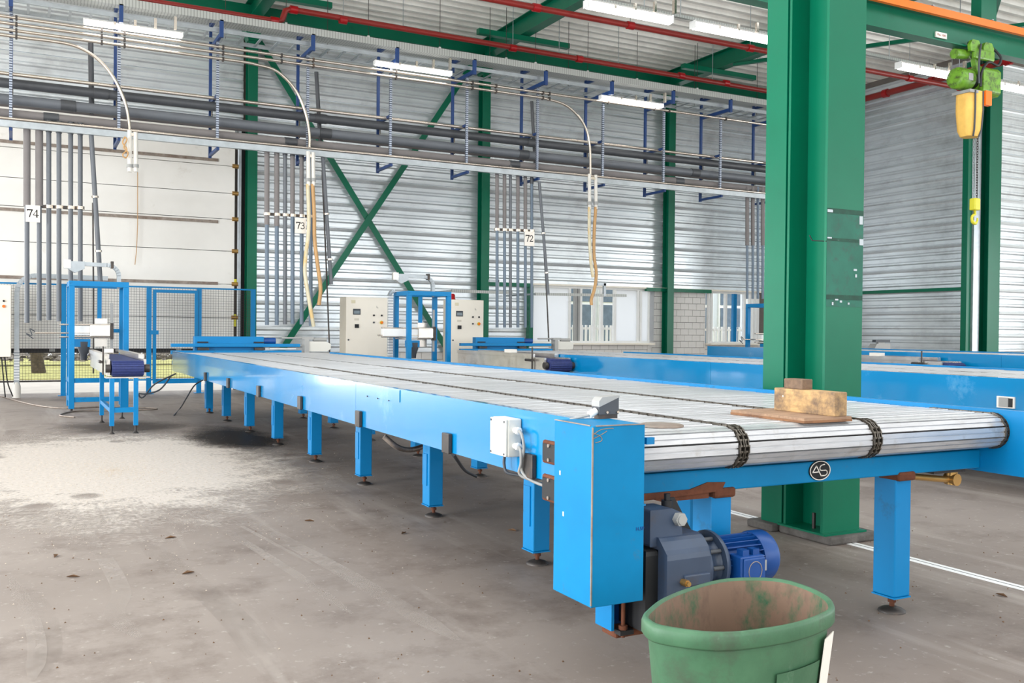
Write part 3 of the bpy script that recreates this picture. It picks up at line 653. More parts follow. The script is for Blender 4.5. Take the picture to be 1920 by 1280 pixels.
# slanted rods and pipes
def slanted(lb, p, q, w, thin):
    a, e = W(*p, Y=PY-.1), W(*q, Y=PY-.1); c = thing('slanted_pipe', lb, 'pipe', (e.x, PY, e.z), 'slanted pipes')
    MB().cyl(a, e, w/2*16.4/F, 12).build('pipe', 'grey_pipe', c)
    for t in (.45, .8): MB().cyl(a.lerp(e, t), a.lerp(e, t+.012), w/2*16.4/F*1.5, 10).build('clamp', 'stainless', c)
    MB().tube([W(x, y, Y=PY-.05) for x, y in thin], .014, 6).build('rod', 'dark_steel', c)
slanted('slanted grey pipe hanging in front of the dock door', (170, 236), (188, 527), 8, [(174, 380), (175, 520), (175, 700)])
slanted('slanted grey pipe hanging beside the cross brace', (605, 290), (621, 533), 7.5, [(604, 320), (613, 530), (618, 660)])
slanted('slanted grey pipe hanging above the white window panels', (1011, 340), (1028, 552), 6.5, [(1012, 340), (1025, 552), (1029, 640)])
# pipes rising from the rack to the roof
for k, (x0, y0, x1, y1, w) in enumerate(((170, 80, 172, 215, 9), (593, 135, 602, 290, 8), (997, 190, 1004, 320, 7))):
    a, e = W(x0, y0, Y=17.36), W(x1, y1, Y=17.36); r = w/2*17/F; e.z = min(e.z, 5.17)
    tag(MB().cyl(e, a, r, 12).build('riser_pipe', 'dark_pipe'), ['dark riser pipe above the rack near the first bent conduit', 'grey riser pipe above the rack near the second bent conduit', 'grey riser pipe above the rack near the third bent conduit'][k], 'pipe', 'riser pipes')
# clamp bars that hold the drops
for s, (x0, y0, x1, y1) in {'74': (78, 387, 158, 390), '73': (497, 401, 587, 406), '72': (927, 430, 1001, 433)}.items():
    c = thing('clamp_bar', 'thin clamp bar across the pipes '+WH[s], 'clamp', W((x0+x1)/2, y0, Y=PY), 'clamp bars')
    MB().bar(W(x0, y0, Y=PY), W(x1, y1, Y=PY), .03, .05).build('bar', 'dark_steel', c)
    for (x, *_r) in G[s]:
        if x0 <= x <= x1: p = W(x, y0+(y1-y0)*(x-x0)/(x1-x0), Y=PY); MB().cyl(p-V((0,0,.025)), p+V((0,0,.025)), .062, 12).build('clip', 'stainless', c)
# ---- number signs with serif digits
DIG = {'7': [([(0,.98),(.62,.98)], .16), ([(0,.98),(.0,.80)], .07), ([(.60,.95),(.40,.5),(.27,.0)], .13)],
       '4': [([(.46,0),(.46,1)], .15), ([(.46,1),(.02,.32)], .07), ([(.0,.28),(.68,.28)], .09), ([(.3,.02),(.62,.02)], .05)],
       '3': [([(.04,.82),(.16,.97),(.36,.98),(.5,.85),(.5,.68),(.38,.56),(.22,.53)], .1), ([(.3,.53),(.5,.44),(.57,.28),(.5,.1),(.32,.0),(.12,.02),(.02,.12)], .11)],
       '2': [([(.05,.76),(.12,.93),(.3,1),(.48,.92),(.52,.72),(.42,.5),(.04,.06)], .11), ([(.04,.05),(.56,.05)], .12), ([(.56,.05),(.6,.2)], .05)]}
def sign(txt, x0, y0, x1, y1):
    p, q = W(x0, y0, Y=16.76), W(x1, y1, Y=16.76); c = thing('number_sign', 'white sign numbered %s on the pipes %s' % (txt, WH[txt]), 'sign', ((p.x+q.x)/2, 16.76, q.z), 'number signs')
    pl = MB().box(p.x, q.x, 16.75, 16.765, q.z, p.z).build('plate', 'sign_white', c)
    w, h = q.x-p.x, p.z-q.z; s = min(h*.44, w*.56); m0 = (w-1.36*s)/2
    for i, ch in enumerate(txt):
        b = MB()
        for pts, sw in DIG[ch]: b.strip([(a*s, e*s) for a, e in pts], sw*s, (p.x+m0+i*s*.72, 16.7495, q.z+h*.3), V((1,0,0)), V((0,0,1)), V((0,-.002,0)))
        b.build('digit', 'ink', c)
sign('74', 48, 384, 75, 417); sign('73', 553, 408, 573.5, 438); sign('72', 983.5, 433.5, 1001.5, 461.5)
# ================================================================== LAMPS
def lamp(lb, x0, x1, y, z, group, k=1):
    c = thing('strip_lamp', lb, 'lamp', ((x0+x1)/2, y, z-.06), group); L = x1-x0; S = lambda P: [(a*k, e*k) for a, e in P]
    MB().prism(S([(-.04,.055),(.04,.055),(.04,.085),(-.04,.085)]), (x0, y, z), (0,1,0), (0,0,1), (L,0,0)).build('housing', 'mid_grey', c)
    MB().prism(S([(-.04,.055),(-.072,.02),(-.06,-.035),(-.03,-.06),(.03,-.06),(.06,-.035),(.072,.02),(.04,.055)]), (x0+.01, y, z), (0,1,0), (0,0,1), (L-.02,0,0)).build('diffuser', 'lamp_glow', c)
    for e in (x0-.015, x1): MB().box(e, e+.015, y-.078*k, y+.078*k, z-.05*k, z+.07*k).build('end_cap', 'white_paint', c)
    for k in range(5):
        t = x0+L*(.1+.2*k); MB().box(t-.02, t+.02, y-.085*k, y-.07*k, z-.005, z+.05*k).build('clip', 'stainless', c)
for lb, a, e in (('lit strip lamp under the rack near the left edge', (158, 40), (341, 68)), ('lit strip lamp under the rack above the cross brace', (703, 119), (845, 138)), ('lit strip lamp under the rack before the block pier column', (1126, 182), (1241, 200))):
    p, q = W(*a, Y=16.6), W(*e, Y=16.6); lamp(lb, p.x, q.x, 16.6, (p.z+q.z)/2, 'strip lamps under the rack', .68)
LY = 12.2
for lb, x0, x1 in (('strip lamp hanging at the top edge beside the roof beam', 7.55, 9.1), ('bright strip lamp hanging just left of the large column', 9.55, 11.15), ('strip lamp hanging between the large column and the hoist', 14.25, 15.8), ('strip lamp hanging right of the hoist', 16.65, 18.25)):
    lamp(lb, x0, x1, LY, 6.2, 'strip lamps in the hall')
c = thing('lamp_channel', 'thin galvanised channel carrying the hall strip lamps', 'channel', (13, LY, 6.3))
MB().box(5, 19.5, LY-.03, LY+.03, 6.275, 6.32).build('channel', 'perf_tray', c)
for x in (8.6, 9.3, 11.5, 14.0, 15.9, 18.4): MB().cyl((x, LY, 6.31), (x, LY, 8.05), .008, 6).build('hanger_rod', 'galvanised', c)
# ================================================================== SPRINKLER PIPES
def sprinkler(lb, pts, r=.055, heads=(), fit=()):
    c = thing('sprinkler_pipe', lb, 'pipe', pts[0], 'red sprinkler pipes'); MB().tube(pts, r, 12).build('pipe', 'red', c)
    for p in heads: MB().cyl(V(p)+V((0,0,r)), (p[0], p[1], ROOF), .007, 6).build('hanger_rod', 'galvanised', c)
    for p, d in fit: MB().cyl(V(p)-V(d)*.07, V(p)+V(d)*.07, r*1.35, 12).build('fitting', 'red_fitting', c)
z = 7.0; y = 17.4
pj = W(535, 40, Y=y)
sprinkler('red sprinkler pipe above the rack with a stepped joint', [(pj.x-6, y, z-.12), (pj.x-.16, y, z-.12), (pj.x-.06, y, z-.08), (pj.x, y, z+.1), (pj.x+.1, y, z+.14), (18.9, y, z+.05)],
    heads=[(x, y, z+.08) for x in (1.0, 3.1, 5.4, 6.6, 9.0, 10.1, 11.6, 14.2, 16.6)], fit=[((pj.x-.2, y, z-.12), (1,0,0)), ((pj.x+.15, y, z+.14), (1,0,0))]+[((x, y, z+.1), (1,0,0)) for x in (5.4, 9.0, 10.6, 13.3, 14.6, 17.2)])
y2 = 14.77
sprinkler('red sprinkler pipe crossing in front of the roof beams', [(2, y2, z), (19.3, y2, z), (19.4, y2, z), (19.45, y2, z+.05), (19.45, y2, 7.4)],
    heads=[(x, y2, z) for x in (5.0, 8.1, 10.1, 13.0, 15.0, 17.6, 19.0)], fit=[((x, y2, z), (1,0,0)) for x in (8.1, 10.1, 13.0, 17.6, 19.3)]+[((19.45, y2, 7.2), (0,0,1))])
sprinkler('red sprinkler main along the top of the side wall', [(19.75, 9, 7.48), (19.75, 19.9, 7.48)], .08, heads=[(19.75, t, 7.5) for t in (11, 13.5, 16, 18.5)], fit=[((19.75, t, 7.48), (0,1,0)) for t in (13.9, 15.9, 17.3)])
c = thing('sprinkler_line', 'thin pale cable line with small white fixings under the red pipe', 'cable', (9, 17.7, 6.8))
MB().cyl((0, 17.7, 6.93), (19, 17.7, 6.93), .012, 6).build('line', 'galvanised', c)
for x in (4.4, 6.0, 7.5, 9.0, 9.7, 11.0, 12.3, 14.0): MB().cyl((x, 17.7, 6.93), (x, 17.7, ROOF), .006, 6).build('rod', 'dark_steel', c); MB().box(x-.02, x+.02, 17.68, 17.72, 6.85, 6.98).build('fixing', 'white_paint', c)
# ================================================================== CRANE RUNWAY AND HOIST
KY = 11.0
zb = W(1628, 57, Y=KY).z; zb = 6.23
c = thing('crane_beam', 'green overhead crane beam with the hoist under it', 'beam', (14, KY, zb))
MB().prism(hsec(.22, .42, .02, .012), (6.5, KY, zb+.21), (0,1,0), (0,0,1), (14,0,0)).build('beam', 'green', c)
for x in (9.6, 14.95): MB().box(x-.2, x+.2, KY-.1, KY+.1, zb+.42, 7.64).build('bracket', 'green', c)
p, q = W(1754, 59, Y=KY-.02), W(1774, 74, Y=KY-.02)
pl = MB().box(p.x, q.x, KY-.035, KY-.008, q.z, p.z).build('load_plate', 'sign_white', c)
def text(s, size, loc, rot, m, parent, name='lettering'):
    cu = bpy.data.curves.new('t', 'FONT'); cu.body = s; cu.size = size; cu.align_x = 'CENTER'; cu.align_y = 'CENTER'; cu.extrude = .0008
    to = bpy.data.objects.new('t', cu); COL.objects.link(to); bpy.context.view_layer.update()
    me = bpy.data.meshes.new_from_object(to.evaluated_get(bpy.context.evaluated_depsgraph_get())); me.materials.clear(); me.materials.append(MAT[m])
    bpy.data.objects.remove(to); me.name = name
    o = bpy.data.objects.new(name, me); COL.objects.link(o); o.parent = parent; o.location = V(loc)-BASE[parent.name]; o.rotation_euler = rot; return o
text('Max 1000', (q.x-p.x)*.2, ((p.x+q.x)/2, KY-.036, (p.z+q.z)/2), (math.pi/2, 0, 0), 'red_ink', pl)
c = thing('conductor_rail', 'orange conductor rail running along the crane beam', 'rail', (14, KY-.2, zb+.5))
MB().box(6.5, 20.5, KY-.2, KY-.13, zb+.38, zb+.50).build('rail', 'orange', c)
for x in (12.6, 13.4, 14.9, 16.2): MB().box(x-.02, x+.02, KY-.22, KY+.0, zb+.5, zb+.515).build('rail_clip', 'galvanised', c)
hxx = 14.72
c = thing('chain_hoist', 'lime green electric chain hoist hanging from the crane beam', 'hoist', (hxx, KY, 3.3))
for s, x in ((-1, hxx-.22), (1, hxx+.12)):
    MB().prism([(-.12,-.09),(.12,-.09),(.14,.02),(.08,.11),(-.08,.11),(-.14,.02)], (x, KY-.19, zb), (1,0,0), (0,0,1), (0,.06,0)).build('trolley_plate', 'lime', c, bevel=.02); MB().box(x-.13, x+.15, KY+.12, KY+.18, zb-.08, zb+.16).build('trolley_plate', 'lime', c, bevel=.02)
    for y in (KY-.12, KY+.06): MB().cyl((x, y, zb+.07), (x, y+.06, zb+.07), .05, 14).build('wheel', 'dark_steel', c)
MB().cyl((hxx-.55, KY-.02, zb-.13), (hxx-.25, KY-.02, zb-.10), .085, 14).build('travel_motor', 'lime', c)
MB().box(hxx-.25, hxx+.28, KY-.2, KY-.12, zb-.2, zb-.02).build('trolley_bracket', 'lime', c, bevel=.03)
MB().bar((hxx-.08, KY-.05, zb-.1), (hxx+.02, KY-.05, zb-.42), .12, .09).build('hook_link', 'lime', c, bevel=.02)
hz = 5.70
MB().lathe([(.10,-.50),(.17,-.49),(.185,-.45),(.185,-.18),(.17,-.16)], (hxx, KY, hz), (1,0,0), 20).build('motor_end', 'lime', c)
MB().lathe([(.13,-.16),(.13,-.02)], (hxx, KY, hz), (1,0,0), 16).build('coupling', 'black', c)
b = MB(); b.prism([(-.20,-.2),(-.14,-.25),(.14,-.25),(.2,-.2),(.2,.17),(.13,.24),(-.13,.24),(-.2,.17)], (hxx-.02, KY, hz), (0,1,0), (0,0,1), (.46,0,0)); b.build('gear_housing', 'lime', c, bevel=.03)
MB().box(hxx+.442, hxx+.447, KY-.13, KY+.13, hz-.02, hz+.14).build('vent_grille', 'dark_grey', c); MB().box(hxx-.38, hxx-.27, KY-.19, KY-.18, hz-.06, hz+.06).build('rating_plate', 'mid_grey', c)
MB().tube(spline([(hxx+.3, KY-.1, zb+.1), (hxx+.42, KY-.2, zb-.1), (hxx+.35, KY-.2, zb-.25), (hxx+.1, KY-.2, hz+.3), (hxx-.1, KY-.22, hz+.1), (hxx-.12, KY-.22, hz-.15)], 6), .022, 8).build('cable', 'black', c)
MB().tube(spline([(hxx-.1, KY-.2, zb+.05), (hxx-.2, KY-.25, hz+.38), (hxx-.2, KY-.24, hz+.1), (hxx-.16, KY-.22, hz-.1)], 6), .018, 8).build('cable', 'dark_grey', c)
MB().box(hxx+.0, hxx+.16, KY-.24, KY-.15, hz-.45, hz-.2).build('limit_box', 'orange', c, bevel=.01)
# chain bag with dark straps
b = MB(); n = 20; vs = []
for k, (z, s) in enumerate(((hz-.22, 1), (hz-.55, 1.02), (hz-.88, .9), (hz-.98, .7))):
    for i in range(n):
        a = 2*math.pi*i/n; wv = 1+.09*math.cos(5*a); vs.append((hxx-.12+.23*s*wv*math.cos(a), KY-.02+.19*s*wv*math.sin(a), z))
b.add(vs, [(r*n+i, r*n+(i+1) % n, (r+1)*n+(i+1) % n, (r+1)*n+i) for r in range(3) for i in range(n)], True); b.add(vs[-n:], [tuple(range(n))[::-1]])
bag = b.build('chain_bag', 'bag_yellow', c, label='yellow fabric chain bag with dark straps')
for a in (4.25, 5.0):
    P = [V((hxx-.12+.245*s*math.cos(a), KY-.02+.205*s*math.sin(a), z)) for z, s in ((hz-.22, 1), (hz-.55, 1.02), (hz-.88, .9), (hz-.99, .7))]; MB().tube(P, .016, 6).build('strap', 'dark_grey', bag)
MB().box(hxx-.36, hxx+.08, KY-.2, KY+.16, hz-.26, hz-.21).build('bag_frame', 'mid_grey', bag)
def links(x, y, z0, z1, pitch, r, wid):
    b = MB(); k = 0; z = z1
    while z > z0:
        u = V((1,0,0)) if k % 2 else V((0,1,0))
        for s in (-1, 1): b.cyl(V((x, y, z))+u*s*wid, V((x, y, z-pitch*1.25))+u*s*wid, r, 5)
        for e in (0, -pitch*1.25): b.cyl(V((x, y, z+e))-u*wid, V((x, y, z+e))+u*wid, r, 5)
        z -= pitch; k += 1
    return b
links(hxx+.02, KY, 3.66, hz-.3, .045, .006, .014).build('load_chain', 'galvanised', c); links(hxx+.12, KY, 3.66, hz-.3, .045, .006, .014).build('load_chain', 'dark_steel', c)
MB().box(hxx+.0, hxx+.15, KY-.06, KY+.06, 3.47, 3.68).build('hook_block', 'hook_yellow', c, bevel=.02)
hk = arc((hxx+.075, KY, 3.32), .075, math.radians(95), math.radians(-200), 18, (-1,0,0), (0,0,1))
MB().tube([(hxx+.075, KY, 3.5)]+hk, [.02]+[.024]*8+[.028]*6+[.014+.001*(4-i) for i in range(5)], 10).build('hook', 'hook_yellow', c)
# ================================================================== MAIN SLAT CONVEYOR
XL, XR, ZT, ZD = 2.0, 4.19, .945, .925
LEGY = [3.11, 4.61, 6.10, 7.59, 9.06, 10.56, 12.0, 13.48, 14.85]
def conveyor(label, near=True, y_near=2.9, y_far=14.62, legs=LEGY):
    c = thing('slat_conveyor', label, 'conveyor', (3.1, 8.8, 0), 'slat conveyors')
    # side panels, folded sheet with lips
    cuts = [2.86, 6.1, 11.9, y_far] if near else [y_near+.5, 8.9, y_far]
    for a, e in zip(cuts[:-1], cuts[1:]):
        MB().prism([(0,.66),(0,ZT),(.04,ZT),(.04,.93),(.006,.93),(.006,.666),(.05,.666),(.05,.66)], (XL, a+.002, 0), (1,0,0), (0,0,1), (0,e-a-.004,0)).build('side_panel', 'blue_panel', c)
    for a, e in ((2.2, 5.6), (5.6, 9.4), (9.4, 13.9)):
        MB().prism([(0,.64),(0,ZT),(-.045,ZT),(-.045,.64)], (XR, a+.002, 0), (1,0,0), (0,0,1), (0,e-a-.004,0)).build('side_panel', 'blue', c)
    # frame under the deck
    for x in (2.56, 3.63): MB().box(x-.04, x+.04, 3.05, y_far-.1, .655, .74).build('frame_beam', 'blue', c)
    fb = MB().box(XL+.05, XR-.045, 3.03, 3.13, .655, .745).build('front_beam', 'blue_worn', c, bevel=.006)
    for y in legs[1:]: MB().box(XL+.03, XR-.05, y-.04, y+.04, .74, .80).build('cross_beam', 'blue', c)
    MB().box(XL+.03, XR-.05, 3.2, y_far-.05, .80, .815).build('slide_plate', 'dark_steel', c)
    # legs, each with a levelling foot
    src = None
    for y in legs:
        for x in (2.56, 3.63):
            if src is None:
                src = MB().box(x-.052, x+.052, y-.065, y+.06, .085, .655).build('leg', 'blue', c, bevel=.006)
                sub = [(MB().box(x-.055, x+.055, y-.068, y+.063, .078, .085), 'leg_cap', 'blue'), (MB().cyl((x+.01, y, .02), (x+.01, y, .085), .012, 8).cyl((x+.01, y, .045), (x+.01, y, .06), .02, 6), 'spindle', 'rust'),
                       (MB().lathe([(.062,0),(.062,.008),(.045,.018),(.02,.026)], (x+.01, y, 0), n=16), 'foot_pad', 'dark_steel'), (MB().box(x-.058, x-.052, y-.03, y+.045, .22, .44), 'slide_plate', 'blue')]
                sub = [b.build(nm, m, src) for b, nm, m in sub]; x0, y0 = x, y
            else:
                lg = inst(src, 'leg', (x-x0, y-y0, 0), c)
                for s in sub:
                    if not (s.name.startswith('slide') and x > 3): q = inst(s, s.name.split('.')[0], (0, 0, 0), lg)
    # slats: three lengths between the chains
    xa, xb, xc, xd = XL+.045, 2.535, 3.275, XR-.05; g = .028; pitch = .0745
    def slat_mb(y0, y1, z0, z1):
        b = MB()
        for a, e in ((xa, xb-g), (xb+g, xc-g), (xc+g, xd)):
            b.prism([(y0,z0),(y1,z0),(y1,z1-.004),(y1-.004,z1),(y1-.024,z1),(y1-.026,z1-.005),(y1-.034,z1-.005),(y1-.036,z1),(y0+.004,z1),(y0,z1-.004)], (a, 0, 0), (0,1,0), (0,0,1), (e-a,0,0))
        return b
    s0 = slat_mb(2.97, 2.97+pitch-.009, ZD-.02, ZD).build('slat', 'aluminium', c)
    for k in range(1, int((y_far-.05-2.97)/pitch)): inst(s0, 'slat', (0, k*pitch, random.uniform(-.0018, .0015)), c)
    # nose: slats turning round the end shaft
    cy, cz, R = 2.965, ZD-.081, .081; m = 5
    for k in range(m):
        a0 = math.pi/2+math.pi*k/m*1.02; a1 = math.pi/2+math.pi*(k+1)/m*1.02-.09; b = MB()
        p0 = V((cy+R*math.cos(a0), cz+R*math.sin(a0))); p1 = V((cy+R*math.cos(a1), cz+R*math.sin(a1))); q0 = p0+(V((cy,cz))-p0)*.2; q1 = p1+(V((cy,cz))-p1)*.2
        ta = p0.lerp(p1, .44); tb = p0.lerp(p1, .58); nn = (V((cy,cz))-ta).normalized()*.006
        for a, e in ((xa, xb-g), (xb+g, xc-g), (xc+g, xd)): b.prism([tuple(p0), tuple(ta), tuple(ta+nn), tuple(tb+nn), tuple(tb), tuple(p1), tuple(q1), tuple(q0)], (a, 0, 0), (0,1,0), (0,0,1), (e-a,0,0))
        b.build('slat', 'aluminium', c)
    MB().cyl((xa, cy, cz), (xd, cy, cz), .055, 20).build('end_shaft', 'dark_steel', c)
    # chains
    if near:
        for xcn in (xb, xc, XR-.055):
            b = MB(); pts = []; p = .032; y = 9.0 if xcn < 4 else 3.3
            while y > cy: pts.append((y, ZD-.004)); y -= p
            n = 11
            for k in range(n+1): a = math.pi/2+math.pi*1.02*k/n; pts.append((cy+(R-.002)*math.cos(a), cz+(R-.002)*math.sin(a)))
            for k in range(len(pts)-1):
                a, e = V((xcn, *pts[k])), V((xcn, *pts[k+1])); off = .009 if k % 2 else .014
                rows = ((-.012, .012) if k >= len(pts)-13 else (0,)) if xcn < 4 else (0,)
                for rx in rows:
                    for s in (-1, 1):
                        o2 = V((rx+s*off*.8, 0, 0)); d = (e-a)*.18; b.bar(a+o2-d, e+o2+d, .004, .017, up=(e-a).cross(V((1,0,0))))
                    b.cyl(a+V((rx-.012,0,0)), a+V((rx+.012,0,0)), .0065, 6)
            b.build('chain', 'chain_steel', c, kind='stuff', label='dark roller chain running between the slats')
            if xcn < 4: MB().box(xcn-.008, xcn+.008, 9.0, y_far-.1, ZD-.018, ZD-.001).build('chain_run', 'chain_steel', c)
    else:
        for xcn in (xb, xc): MB().box(xcn-.01, xcn+.01, 3, y_far-.1, ZD-.018, ZD).build('chain_run', 'chain_steel', c)
    return c, fb
cv, fb = conveyor('long blue slat conveyor in the foreground with silver slats')
# --- steel tabs hanging below the left panel, dented round each
for x in (384, 427, 484, 562, 672, 838, 993):
    y = W(x, 760, X=1.985).y; MB().box(1.975, 1.997, y-.045, y+.045, .655, .76).build('tab', 'dark_steel', cv, bevel=.004)
# hatch plate
MB().box(1.9955, 1.9985, 5.27, 6.08, .868, .94).build('hatch_plate', 'blue_panel', cv)
for y in (5.45, 5.65, 5.85): MB().cyl((1.992, y, .866), (1.998, y, .866), .004, 8).build('rivet', 'dark_steel', cv)
# drive guard on the outside of the left panel
db = MB().box(1.768, 1.988, 2.785, 3.05, .337, .97).build('drive_guard', 'blue_worn', cv, bevel=.003, label='tall worn blue sheet steel drive guard')
MB().bar((1.767, 2.784, .345), (1.767, 2.784, .965), .005, .005).build('worn_edge', 'disc_steel', db)
MB().bar((1.767, 2.8, .9705), (1.767, 3.045, .9705), .004, .004).build('worn_edge', 'disc_steel', db)
MB().bar((1.78, 2.784, .9705), (1.985, 2.784, .9705), .004, .004).build('worn_edge', 'disc_steel', db)
for (x, y, w, h) in ((1050, 886, 3, 7), (1056, 963, 5, 9)):
    p = W(x, y, X=1.767); MB().box(1.7665, 1.768, p.y-.004, p.y+.004, p.z-.008, p.z+.008).build('paint_chip', 'white_paint', db)
for pts in ([(1112,815),(1125,806),(1140,803),(1150,803)], [(1138,808),(1127,815),(1113,822)], [(1112,812),(1126,818),(1128,826),(1116,830)]):
    MB().tube(spline([W(x, y, Y=2.784) for x, y in pts], 4), .0016, 5).build('grease_smear', 'disc_steel', db)
text('H.5P', .018, W(1200, 991, Y=2.784), (math.pi/2, 0, 0), 'motor_blue', db, 'pen_mark')
# slotted bracket behind the drive box
for z0, z1 in ((.735, .835), (.575, .69)):
    s = MB().box(1.99, 2.06, 3.36, 3.54, z0, z1).build('slot_bracket', 'rust', cv, bevel=.01); MB().box(1.985, 1.992, 3.36, 3.525, z0+.014, z1-.014).build('slot', 'black', s)
    for z in (z0+.02, z1-.02): MB().cyl((1.98, 3.47, z), (1.99, 3.47, z), .008, 8).build('bolt', 'disc_steel', s)
# junction box with cables
jb = MB().box(1.93, 1.998, 3.74, 3.9, .735, .905).build('junction_box', 'box_grey', cv, bevel=.006, label='pale grey plastic junction box')
MB().box(1.918, 1.93, 3.742, 3.898, .737, .903).build('lid', 'box_grey', jb, bevel=.004)
for y in (3.755, 3.885):
    for z in (.748, .892): MB().cyl((1.915, y, z), (1.919, y, z), .005, 8).build('screw', 'dark_grey', jb)
for z in (.855, .785): MB().cyl((1.965, 3.70, z), (1.965, 3.74, z), .014, 8).cyl((1.965, 3.705, z), (1.965, 3.715, z), .018, 8).build('cable_gland', 'white_paint', jb)
MB().tube(spline([(1.965,3.70,.855),(1.96,3.665,.84),(1.965,3.655,.78),(1.965,3.68,.70),(1.98,3.65,.655),(2.02,3.55,.63),(2.08,3.45,.63)], 6), .007, 8).build('cable', 'grey_cable', jb)
MB().tube(spline([(1.965,3.70,.785),(1.955,3.665,.77),(1.96,3.67,.72),(1.962,3.69,.67),(1.99,3.66,.648),(2.05,3.6,.64)], 6), .007, 8).build('cable', 'grey_cable', jb)
MB().tube(spline([(1.965,3.84,.735),(1.963,3.84,.69),(1.968,3.82,.655),(2.01,3.78,.645)], 6), .007, 8).build('cable', 'dark_grey', jb)
# photo sensor on the drive box
sx, sy = 1.975, 3.02
se = MB().prism([(-.044,0),(.044,0),(.044,.068),(-.03,.062),(-.044,.048)], (sx, sy-.02, .987), (1,0,0), (0,0,1), (0,.05,0)).build('photo_sensor', 'dark_grey', cv, bevel=.004, label='small grey photo sensor on the drive guard')
MB().prism([(-.045,.028),(.046,.064),(.046,.071),(-.031,.065),(-.045,.05)], (sx, sy-.0215, .987), (1,0,0), (0,0,1), (0,.053,0)).build('sensor_lid', 'mid_grey', se, bevel=.003)
MB().box(sx-.04, sx+.045, sy-.01, sy+.02, .97, .987).build('sensor_foot', 'dark_steel', se)
for x in (-.01, .038): MB().cyl((sx+x, sy-.026, .995), (sx+x, sy-.02, .995), .005, 8).build('screw', 'stainless', se)
MB().cyl((sx-.075, sy, .985), (sx-.045, sy, 1.0), .014, 10).build('cable_gland', 'hose_white', se)
MB().tube(spline([(sx-.075,sy,.985),(sx-.11,sy+.02,.975),(sx-.12,sy+.06,.965),(1.985,3.2,.952),(1.99,3.3,.93)], 5), .005, 6).build('cable', 'grey_cable', se)
# small blue stop at the nose
MB().box(2.05, 2.085, 2.86, 2.88, .885, .91).build('stop_block', 'blue', cv)
# rusty weld seams on the front beam
MB().prism([(2.06,.64),(2.54,.655),(2.56,.69),(2.47,.695),(2.38,.672),(2.06,.67)], (0, 3.029, 0), (1,0,0), (0,0,1), (0,-.006,0)).build('weld_plate', 'rust', fb)
for x in (2.56, 3.63): MB().box(x-.056, x+.056, 3.02, 3.15, .625, .668).build('weld_seam', 'rust', fb, bevel=.012)
MB().box(2.25, 2.48, 3.03, 3.12, .63, .655).build('weld_plate', 'rust', fb)
# badge: oval plate with AS
bx, bz = W(1539, 882, Y=3.02).x, W(1539, 882, Y=3.02).z; ra, rb = .062, .043; n = 40
el = lambda s: [(ra*s*math.cos(2*math.pi*i/n), rb*s*math.sin(2*math.pi*i/n)) for i in range(n)]
bd = MB().prism(el(1), (bx, 3.03, bz), (1,0,0), (0,0,1), (0,-.006,0)).build('badge', 'ink', cv, label='oval dark badge with the letters AS')
MB().tube([V((bx+a, 3.023, bz+e)) for a, e in el(.94)+el(.94)[:1]], .0021, 6, caps=False).build('badge_rim', 'sign_white', bd)
k = .0094; AS = [[(-3.9,-.9),(-2.15,2.0),(.1,-2.6),(2.0,-2.6),(2.7,-2.2),(3.05,-1.5),(2.9,-.7),(2.3,-.25),(1.2,-.25),(.1,-.2),(-.5,.3),(-.5,1.2),(-.1,1.9),(.6,2.25),(1.7,2.4)], [(-3.9,-.9),(-.9,-.75)]]
b = MB()
for pl_ in AS: b.strip([(a*k*1.32, e*k*1.02) for a, e in pl_], .0042, (bx+.004, 3.0238, bz+.002), V((1,0,0)), V((0,0,1)), V((0,-.0015,0)))
b.build('letters', 'sign_white', bd)
# pipe elbow under the right corner
pe = MB().tube([(3.72, 3.12, .63), (3.98, 3.1, .60), (4.02, 3.09, .60)], .016, 10).cyl((4.02, 3.09, .575), (4.02, 3.09, .655), .026, 12).build('elbow_pipe', 'brass', cv)
MB().box(3.84, 4.06, 3.05, 3.14, .64, .655).build('pipe_bracket', 'dark_steel', cv); MB().cyl((4.02, 3.06, .60), (4.02, 3.12, .60), .03, 12).build('elbow', 'brass', cv)
# cables under the frame
MB().tube(spline([W(720, 818, X=2.3), W(745, 838, X=2.4), W(770, 843, X=2.6), W(800, 835, X=2.8)], 5), .02, 8).build('cable', 'disc_steel', cv)
MB().tube(spline([W(850, 852, X=2.3), W(872, 882, X=3.3), W(893, 893, X=3.55)], 5), .012, 8).build('cable', 'dark_grey', cv)
# ---- gear motor in front of the first leg, under the near end
c = thing('gear_motor', 'blue gear motor under the near end of the conveyor', 'motor', (2.355, 2.9, .25))
my, mz = 2.9, .40
gb = MB().prism([(-.10,-.2),(.10,-.2),(.125,-.1),(.125,.09),(.08,.145),(-.07,.145),(-.125,.09),(-.125,-.1)], (2.085, my, mz), (0,1,0), (0,0,1), (.2,0,0)).build('gear_housing', 'gear_grey', c, bevel=.02)
MB().prism([(-.1,-.2),(.1,-.2),(.1,.1),(-.1,.1)], (2.03, my+.03, mz), (0,1,0), (0,0,1), (.055,0,0)).build('housing_cover', 'black', c, bevel=.02)
MB().box(2.160, 2.275, my-.138, my-.12, mz-.03, mz+.012).build('housing_boss', 'gear_grey', gb, bevel=.005)
MB().cyl((2.155, my-.155, mz-.012), (2.155, my-.12, mz-.012), .013, 6).cyl((2.155, my-.165, mz-.012), (2.155, my-.155, mz-.012), .009, 10).build('drain_plug', 'brass', gb)
MB().prism([(2.105,.1),(2.205,.12),(2.190,.22),(2.155,.235),(2.055,.235),(2.055,.1)], (0, my-.06, mz+.01), (1,0,0), (0,0,1), (0,.12,0)).build('torque_arm', 'gear_grey', c, bevel=.008)
MB().cyl((2.180, my-.085, mz+.205), (2.180, my-.06, mz+.205), .026, 6).cyl((2.180, my-.092, mz+.205), (2.180, my-.085, mz+.205), .019, 12).build('pivot_bolt', 'mid_grey', c)
